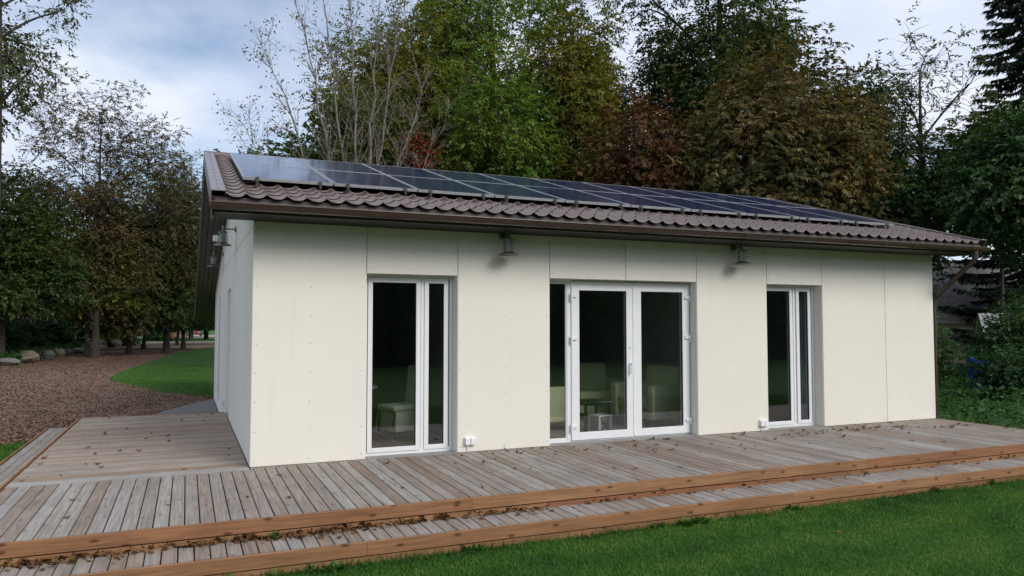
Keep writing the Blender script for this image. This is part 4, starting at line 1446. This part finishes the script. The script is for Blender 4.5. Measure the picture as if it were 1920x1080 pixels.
tree('chestnut_tree', 'great brown chestnut with wide drooping crown behind the solar roof', 21.8, 14.6, 13.4, 2.0, 6.0, 4.6, 1400, 16, 0.19, 0.34, 'leaf_chestnut', 'bark_dark', 0.5, 0.42, 13, 0.45, 3, BT, 32, leaflets=5)
tree('broadleaf_tree', 'tall dark green tree with several trunks above the brown chestnut', 24.6, 22.0, 24.5, 6.5, 6.8, 4.6, 1500, 34, 0.2, 0.5, 'leaf_brown_green', 'bark_dark', 0.5, 0.5, 12, 0.4, 14, BT, 33)
# right
tree('broadleaf_tree', 'dark green tree joining the chestnut to the sparse ash', 27.4, 17.0, 14.0, 3.0, 3.6, 3.0, 1000, 34, 0.18, 0.5, 'leaf_dark', 'bark_dark', 0.46, 0.25, 10, 0.4, 4, RT, 45)
tree('ash_tree', 'sparse ash with bare twigs between the brown chestnut and the spruce', 28.6, 13.6, 14.6, 4.5, 3.8, 3.0, 480, 12, 0.18, 0.4, 'leaf_ash', 'bark_dark', 0.36, 0.24, 11, 0.4, 5, RT, 41)
tree('hedge_tree', 'dark green tree overhanging the grey shed roof', 25.8, 7.0, 9.4, 4.0, 3.6, 3.0, 950, 32, 0.17, 0.6, 'leaf_dark', 'bark_dark', 0.45, 0.12, 10, 0.4, 2, RT, 42)
tree('hedge_tree', 'mixed green and yellow tree behind the shed roof', 29.6, 11.0, 10.0, 4.9, 3.2, 3.0, 800, 32, 0.18, 0.6, 'leaf_brown_green', 'bark_dark', 0.45, 0.11, 10, 0.4, 2, RT, 43)
tree('hedge_tree', 'dark tree filling the gap behind the chestnut at the downpipe end', 25.6, 13.6, 9.0, 1.5, 2.6, 2.6, 620, 32, 0.18, 0.6, 'leaf_dark', 'bark_dark', 0.45, 0.25, 9, 0.4, 2, RT, 44)
for i, (sx, sy, sh, sr, lm, lab) in enumerate((
        (15.3, 4.6, 1.9, 0.85, 'bank_leaf', 'leafy shrub growing closest to the downpipe'),
        (19.4, 4.0, 0.9, 0.9, 'leaf_dark', 'low dark shrub in front of the blue barrel bank'),
        (20.4, 7.8, 2.4, 1.3, 'bank_leaf', 'tall loose shrub between barrel and grey shed'),
        (17.6, 7.4, 2.2, 1.2, 'leaf_dark', 'rounded dark shrub behind the one at the downpipe'),
        (22.6, 6.0, 2.5, 1.3, 'bank_leaf', 'loose shrub veiling the pale metal roof'),
        (24.4, 6.6, 3.0, 1.3, 'leaf_dark', 'dark shrub touching the pale metal roof'))):
    tree('shrub', lab, sx, sy, sh, GZ + 0.1, sr, sr, 170, 34, 0.10, 0.55, lm, 'bark_dark', 0.2, 0.03, 6, 0.2, 1, 'shrubs on the bank', 60 + i)


def stems_tree(name, label, x, y, targets, barkm, leafm, per, seed, group):
    """several pale stems from one stool, fanning out, thinly leaved"""
    g = np.random.default_rng(seed)
    t = thing(name, label, 'tree', (x, y, GZ), 0, group)
    tw, tips, side = [], [], []
    for i, (ex, ey, ez, rr) in enumerate(targets):
        b0 = np.array([g.normal(0, .22), g.normal(0, .22), 0])
        e = np.array([ex, ey, ez])
        p = bez(b0, np.array([ex * 0.32, ey * 0.3, ez * 0.55]), e, 16)
        p[3:-1] += g.normal(0, .05, p[3:-1].shape)
        rad = np.linspace(rr, 0.008, 16)
        v, f = tubes([(p, rad)], 7)
        link('stem', np_mesh('stem', v, f, barkm, True), t)
        for k in range(26):
            j = int(g.integers(6, 15))
            d = unit(((e - b0) / np.linalg.norm(e - b0) + g.normal(0, .42, 3))[None])[0]
            ln = g.uniform(0.8, 2.3) * (1.15 - j / 20)
            q0 = p[j]
            q2 = q0 + d * ln + np.array([0, 0, 0.15 * ln])
            bp = bez(q0, (q0 + q2) / 2 + g.normal(0, .1, 3), q2, 6)
            side.append((bp, np.linspace(rad[j] * 0.5, 0.005, 6)))
            for m in range(6):
                jj_ = int(g.integers(2, 6))
                d2 = unit((d + g.normal(0, .5, 3))[None])[0]
                q3 = bp[jj_] + d2 * g.uniform(0.3, 0.8)
                tw.append((bez(bp[jj_], (bp[jj_] + q3) / 2 + g.normal(0, .05, 3), q3, 4), np.linspace(0.009, 0.004, 4)))
                tips.append(q3)
    v, f = tubes(side, 5)
    v2, f2 = tubes(tw, 3)
    link('branches', np_mesh('branches', np.concatenate([v, v2]), np.concatenate([f, f2 + len(v)]), barkm, True), t)
    T = np.array(tips)
    own = np.repeat(np.arange(len(T)), g.poisson(per, len(T)))
    L = T[own] + g.normal(0, 0.16, (len(own), 3))
    D = unit(g.normal(size=(len(L), 3)) * np.array([1, 1, .5]) - np.array([0, 0, .7]))
    U = unit(g.normal(size=(len(L), 3)) + np.array([0, 0, .6]))
    ln = 0.13 * g.uniform(0.6, 1.3, len(L))
    V, F = leaf_shapes(L, D, U, ln, ln * 0.42)
    link('crown', np_mesh('crown', V, F, leafm), t)


stems_tree('multi_stem_tree', 'nearly bare pale stemmed tree fanning out behind the ridge', 5.2, 18.4,
           [(-3.9, 0.4, 12.6, .07), (-2.7, -.3, 14.2, .08), (-1.7, .5, 15.2, .085), (-0.6, 0.2, 15.6, .09), (0.5, -.4, 15.0, .09), (1.4, .3, 14.0, .075), (2.6, .2, 11.8, .06), (-4.6, 0.6, 9.6, .05), (3.4, 0, 10.2, .045)],
           'bark_pale', 'leaf_airy_brown', 2.6, 51, BT)
tree('climbing_vine', 'red autumn creeper glowing low behind the roof', 8.2, 21.8, 10.2, 6.0, 0.7, 0.7, 70, 34, 0.13, 0.8, 'leaf_red', 'bark_dark', 0.3, 0.06, 4, 0.4, 0, BT, 52)


def spruce(name, label, x, y, h, r, seed, group):
    g = np.random.default_rng(seed)
    t = thing(name, label, 'tree', (x, y, GZ), 0, group)
    v, f = tubes([(np.linspace((0, 0, 0), (0, 0, h), 10), np.linspace(.28, .02, 10))], 9)
    link('trunk', np_mesh('trunk', v, f, 'bark_dark', True), t)
    P, L, D = [], [], []
    for z in np.arange(2.0, h - 0.2, 0.36):
        rr = r * (1 - z / h) ** 0.8 + 0.12
        for k in range(9):
            a = g.uniform(0, 6.283)
            ln = rr * g.uniform(0.75, 1.15)
            e = np.array([math.cos(a) * ln, math.sin(a) * ln, z - 0.28 * ln])
            p = bez(np.array([0, 0, z]), np.array([e[0] * .5, e[1] * .5, z - 0.30 * ln]), e + np.array([0, 0, .12 * ln]), 6)
            P.append((p, np.linspace(.03, .006, 6)))
            m = int(16 + 34 * ln)
            tt = g.random(m) ** 0.7
            base = np.array([np.interp(tt, np.linspace(0, 1, 6), p[:, i]) for i in range(3)]).T
            ax = np.array([math.cos(a), math.sin(a), 0])
            sd_ = np.array([-math.sin(a), math.cos(a), 0])
            dd = ax * .7 + sd_ * g.choice([-1, 1], m)[:, None] * g.uniform(.2, 1.1, m)[:, None] + np.array([0, 0, -1.0]) * g.uniform(.1, .9, m)[:, None]
            L.append(base)
            D.append(unit(dd))
    v, f = tubes(P, 4)
    link('branches', np_mesh('branches', v, f, 'bark_dark', True), t)
    L, D = np.concatenate(L), np.concatenate(D)
    U = unit(g.normal(size=L.shape) * .4 + np.array([0, 0, 1.0]))
    ln = g.uniform(.18, .42, len(L))
    V, F = leaf_shapes(L, D, U, ln, ln * .3)
    link('crown', np_mesh('crown', V, F, 'needle'), t)
    return t


spruce('spruce_tree', 'tall dark spruce with drooping tiers past the sparse ash', 34.4, 12.6, 24.0, 3.6, 71, RT)

# a row of conifers by the parked cars
src = spruce('spruce_tree', 'dark conifer standing in the row before the parked cars', -9.5, 92, 15.0, 3.2, 72, 'conifers by the car park')
for o in list(src.children):
    if o.name.startswith('crown'):
        pass


def copy_thing(src, loc, rz, scale=None, label=None, group=None):
    c = src.copy()
    COL.objects.link(c)
    c.location = loc
    c.rotation_euler = (0, 0, rz)
    if scale:
        c.scale = (scale, scale, scale)
    if label:
        c['label'] = label
    if group:
        c['group'] = group
    for ch in src.children:
        k = ch.copy()
        COL.objects.link(k)
        k.parent = c
        for g_ in ch.children:
            kk = g_.copy()
            COL.objects.link(kk)
            kk.parent = k
    return c


for i, (sx, sy, ss) in enumerate(((-7.4, 88, 1.0), (-5.2, 96, 1.1), (-3.4, 90, .95), (-1.8, 98, 1.1), (-0.2, 89, 1.0), (1.6, 94, 1.05), (3.6, 91, 1.0), (-11.5, 97, 1.0))):
    copy_thing(src, (sx, sy, GZ), i * 1.3, ss)

# trees standing across the lawn, seen only as reflections in the glass
by_name = {o['label']: o for o in bpy.data.objects if 'label' in o}
srcs = [by_name['tall dark green tree with several trunks above the brown chestnut'], by_name['dark green tree overhanging the grey shed roof'], by_name['dark green tree closing the view beside the gable soffit'], by_name['dense brown green tree with dark trunk standing behind the boulders']]
back = tree('hedge_tree', 'dark leafy tree across the lawn facing the glazed front', -10, -24, 8.0, -3.0, 3.4, 2.8, 700, 36, 0.22, 0.6, 'leaf_dark', 'bark_dark', 0.5, 0.13, 9, 0.3, 0, 'trees across the lawn', 90)
k = 0
for row, (yb, x0) in enumerate(((-25, -10), (-30, -8.3), (-35, -10))):
    for x in np.arange(x0, 58, 3.6):
        copy_thing(back, (x, yb - 1.5 * math.sin(x * 1.7), GZ - 0.6), k * 1.1, 0.85 + 0.2 * row, 'dark leafy tree across the lawn facing the glazed front', 'trees across the lawn')
        k += 1

# ------------------------------------------------------------------ bank of ground cover at the right
nb = 26000
bx = rng.uniform(XR + 0.35, 30, nb)
by = rng.uniform(-2.2, 14, nb)
kk = by < 0.85 * (bx - XR) + 1.0
bx, by = bx[kk], by[kk]
hz = 0.10 + 0.32 * np.clip((bx - 11.6) / 5, 0, 1) * (0.5 + 0.5 * np.sin(bx * 1.9 + 1.3 * np.sin(by * 1.4)))
pts = np.stack([bx, by, GZ + hz * rng.random(len(bx)) ** 0.6], -1)
n = len(pts)
D = unit(rng.normal(size=(n, 3)) * np.array([1, 1, .5]) + np.array([0, 0, .25]))
U = unit(rng.normal(size=(n, 3)) * .5 + np.array([0, 0, 1.0]))
ln = rng.uniform(.06, .17, n)
V, F = leaf_shapes(pts, D, U, ln, ln * .55)
tag(link('ground_cover', np_mesh('ground_cover', V, F, 'bank_leaf')), 'dark green ground cover on the bank past the deck end', 'ground cover', kind='stuff')
nb = 16000
bx = rng.uniform(-12.5, -6.9, nb)
by = rng.uniform(31, 62, nb)
kk = ~in_poly(bx, by, PATH) & (bx < -7.9 + 0.028 * (by - 34))
bx, by = bx[kk], by[kk]
n = len(bx)
pts = np.stack([bx, by, GZ + 0.55 * rng.random(n)], -1)
D = unit(rng.normal(size=(n, 3)) + np.array([0, 0, .4]))
U = unit(rng.normal(size=(n, 3)) * .5 + np.array([0, 0, 1.0]))
ln = rng.uniform(.12, .28, n)
V, F = leaf_shapes(pts, D, U, ln, ln * .5)
tag(link('undergrowth', np_mesh('undergrowth', V, F, 'bank_leaf')), 'dark undergrowth behind the boulders along the path', 'undergrowth', kind='stuff')


# ------------------------------------------------------------------ boulders
def boulder_mesh(seed, mat):
    g = np.random.default_rng(seed)
    bm = bmesh.new()
    bmesh.ops.create_icosphere(bm, subdivisions=3, radius=1)
    cuts = unit(g.normal(size=(9, 3)))
    dist = g.uniform(.62, .92, 9)
    for v in bm.verts:
        p = np.array(v.co)
        for c_, d_ in zip(cuts, dist):
            e_ = p @ c_ - d_
            if e_ > 0:
                p = p - c_ * e_ * 0.9
        v.co = Vector(p * (1 + 0.03 * g.normal()))
    me = bpy.data.meshes.new('boulder')
    bm.to_mesh(me)
    bm.free()
    me.materials.append(MATS[mat])
    return me


BM = [boulder_mesh(200 + i, m) for i, m in enumerate(('stone_grey', 'stone_warm', 'stone_grey', 'stone_warm'))]
ST = [(-8.55, 33.2, .62, .26, 'long pale boulder closest to the leafy path bend'), (-8.1, 36.0, .75, .42, 'mossy grey boulder next to the long pale one'), (-8.0, 40.2, .55, .36, 'mid sized grey boulder in the row edging the path'),
      (-7.75, 43.0, .45, .40, 'upright grey boulder in the middle of the row'), (-7.6, 45.6, .6, .3, 'flat boulder behind the upright one'), (-7.2, 48.4, .7, .28, 'low brown boulder along the path edge'),
      (-6.9, 50.8, .65, .55, 'largest rounded boulder near the dark trunk'), (-6.5, 53.0, .8, .35, 'broad grey boulder beside the largest one'), (-6.75, 55.6, .6, .6, 'grey boulder stacked up behind the broad one'), (-6.2, 63.0, .8, .5, 'last boulder where the path meets the driveway')]
for i, (sx, sy, sr, shh, lab) in enumerate(ST):
    o = link('boulder', BM[i % 4], None, (sx, sy, GZ + shh * 0.55), (0, 0, i * 1.9))
    o.scale = (sr, sr * .7, shh)
    tag(o, lab, 'boulder', 'boulders edging the path')

# ------------------------------------------------------------------ stone barn and pale house at the left
t = thing('stone_barn', 'old brown stone barn half hidden by trees beside the path', 'barn', (-12.0, 60.5, GZ))
MB().box(-3.2, 3.4, -3, 4, 0, 5.6).build('wall', 'stone_wall', t)
MB().prism([(-3.5, 5.55), (3.7, 5.55), (0.1, 9.2)], 1, -3.4, 4.4).build('roof', 'old_roof', t)
w = MB().box(1.0, 1.7, -3.06, -3.001, 3.6, 4.6).build('window', 'white_paint', t)
MB().box(1.08, 1.62, -3.08, -3.061, 3.68, 4.52).build('pane', 'car_glass', w)
t = thing('pale_house', 'pale plastered house at the edge behind the olive tree', 'house', (-17.0, 57.0, GZ))
MB().box(-4, 3.8, -3, 3, 0, 4.6).build('wall', 'plaster_pale', t)
MB().prism([(-4.3, 4.55), (4.1, 4.55), (-0.1, 7.6)], 1, -3.3, 3.3).build('roof', 'old_roof', t)
for wx in (-2.0, 0.6, 2.4):
    w = MB().box(wx - .5, wx + .5, -3.05, -3.001, 1.2, 2.6).build('window', 'white_paint', t)
    MB().box(wx - .42, wx + .42, -3.07, -3.051, 1.28, 2.52).build('pane', 'car_glass', w)


# ------------------------------------------------------------------ sheds at the right, barrel
def gable_shed(name, label, loc, rz, w, d, hw, hr, roofm, wallm, n_rib):
    t = thing(name, label, 'shed', loc, rz)
    MB().box(-w / 2, w / 2, -d / 2, d / 2, 0, hw).build('wall', wallm, t)
    ov = 0.35
    for s in (-1, 1):
        k = math.atan2(hr - hw, d / 2)
        L = math.hypot(hr - hw, d / 2) + ov
        prof = []
        seg = n_rib * 4
        V, F = [], []
        for j in range(seg + 1):
            x = -w / 2 - ov + (w + 2 * ov) * j / seg
            zz_ = 0.014 * math.cos(2 * math.pi * j / 4)
            V.append((x, 0, zz_))
            V.append((x, L, zz_))
        for j in range(seg):
            F.append((2 * j, 2 * j + 2, 2 * j + 3, 2 * j + 1))
        o = MB().add(V, F).build('roof_slope', roofm, t, (0, 0, hr + 0.04), (0, 0, 0), smooth=True)
        o.rotation_euler = (-k if s > 0 else -k, 0, 0 if s > 0 else math.pi)
    for s in (-1, 1):
        MB().prism([(-d / 2 + .01, hw), (d / 2 - .01, hw), (0, hr)], 0, s * (w / 2 - .1), s * (w / 2)).build('gable', wallm, t)
    MB().box(-0.5, 0.5, -d / 2 - .05, -d / 2 - .001, 0, min(1.9, hw - .1)).build('door', 'dark_timber', t)
    return t


gable_shed('shed', 'old shed with grey corrugated roof behind the downpipe', (35.0, 17.2, GZ), R(-28), 9.0, 6.4, 2.2, 5.2, 'old_roof', 'plaster_pale', 26)
gable_shed('lean_shed', 'low shed with pale metal roof among the shrubs', (28.6, 7.8, GZ), R(-50), 5.0, 3.6, 1.55, 2.35, 'metal_sheet', 'concrete', 40)
t = thing('barrel', 'blue plastic barrel standing on the shady bank', 'barrel', (21.4, 6.3, GZ))
MB().lathe([(0.24, 0), (0.28, 0.04), (0.29, 0.3), (0.30, 0.34), (0.29, 0.38), (0.29, 0.6), (0.30, 0.64), (0.29, 0.68), (0.28, 0.92), (0.25, 0.96), (0.24, 0.94)], n=24).build('body', 'blue_plastic', t, smooth=False)
MB().lathe([(0.03, 0.94), (0.03, 0.965)], (0.12, 0, 0), 10).build('bung', 'rubber_seal', t)


# ------------------------------------------------------------------ parked cars and a bench far off
def car(name, label, loc, rz, paint, van=False):
    t = thing(name, label, 'car', loc, rz, 'cars parked beyond the conifers')
    if van:
        prof = [(-2.2, .35), (2.2, .35), (2.25, .9), (1.75, 1.15), (1.2, 1.85), (-2.1, 1.9), (-2.25, .9)]
        wins = [(1.25, 1.15, 1.7)]
    else:
        prof = [(-2.1, .35), (2.1, .35), (2.15, .65), (1.95, .82), (1.05, .92), (.45, 1.40), (-1.1, 1.44), (-1.75, .98), (-2.1, .9)]
    b = MB().prism(prof, 1, -.85, .85).build('body', paint, t, bevel=0.05, seg=2)
    for s in (-1, 1):
        if van:
            wv = [(0.3, 1.2), (1.45, 1.2), (1.15, 1.72), (0.3, 1.74)]
        else:
            wv = [(-1.35, .98), (.85, .98), (.42, 1.33), (-1.05, 1.36)]
        MB().prism(wv, 1, s * .853 - .006, s * .853 + .006).build('window', 'car_glass', t)
        for wx in (-1.3, 1.3):
            w = MB().lathe([(.2, -.1), (.32, -.1), (.32, .1), (.2, .1)], n=18).build('wheel', 'tyre', t, (wx, s * .8, .32), (R(90), 0, 0))
            MB().lathe([(.19, -.11), (.19, .11)], n=12).build('rim', 'aluminium', w)
        MB().box(2.10, 2.17, s * .6 - .15, s * .6 + .15, .62, .76).build('headlight', 'white_plastic', t)
    MB().box(-.5, .5, 0, .012, 0, .5).build('windscreen', 'car_glass', t, (1.0 if not van else 1.72, 0, .95 if not van else 1.2), (R(38), 0, R(90)))


for i, (cx_, cy_, rz_, paint, van, lab) in enumerate(((-11.0, 118, 80, 'car_white', False, 'white car parked beyond the conifers nearest the barn'), (-8.2, 117.5, 86, 'car_silver', False, 'silver car parked beside the white one'),
                                                      (-5.4, 118, 93, 'car_black', False, 'black car parked behind the conifer trunks'), (-2.6, 118.5, 90, 'car_white', True, 'white van parked behind the conifer trunks'),
                                                      (0.6, 118, 88, 'car_red', False, 'dark red car parked closest to the gable'))):
    car('parked_car', lab, (cx_, cy_, GZ + 0.01), R(rz_ + 180), paint, van)
t = thing('bench', 'wooden bench on the grass before the conifers', 'bench', (-1.4, 84, GZ + 0.0), R(5))
for k in range(3):
    MB().box(-.9, .9, -.25 + k * .17, -.11 + k * .17, .44, .48).build('slat', 'fascia_wood', t)
    MB().box(-.9, .9, .27, .30, .56 + k * .15, .67 + k * .15).build('slat', 'fascia_wood', t)
for s in (-.75, .75):
    MB().box(s - .04, s + .04, -.2, -.12, 0, .44).build('leg', 'dark_timber', t)
    MB().box(s - .04, s + .04, .2, .268, 0, .98).build('leg', 'dark_timber', t)
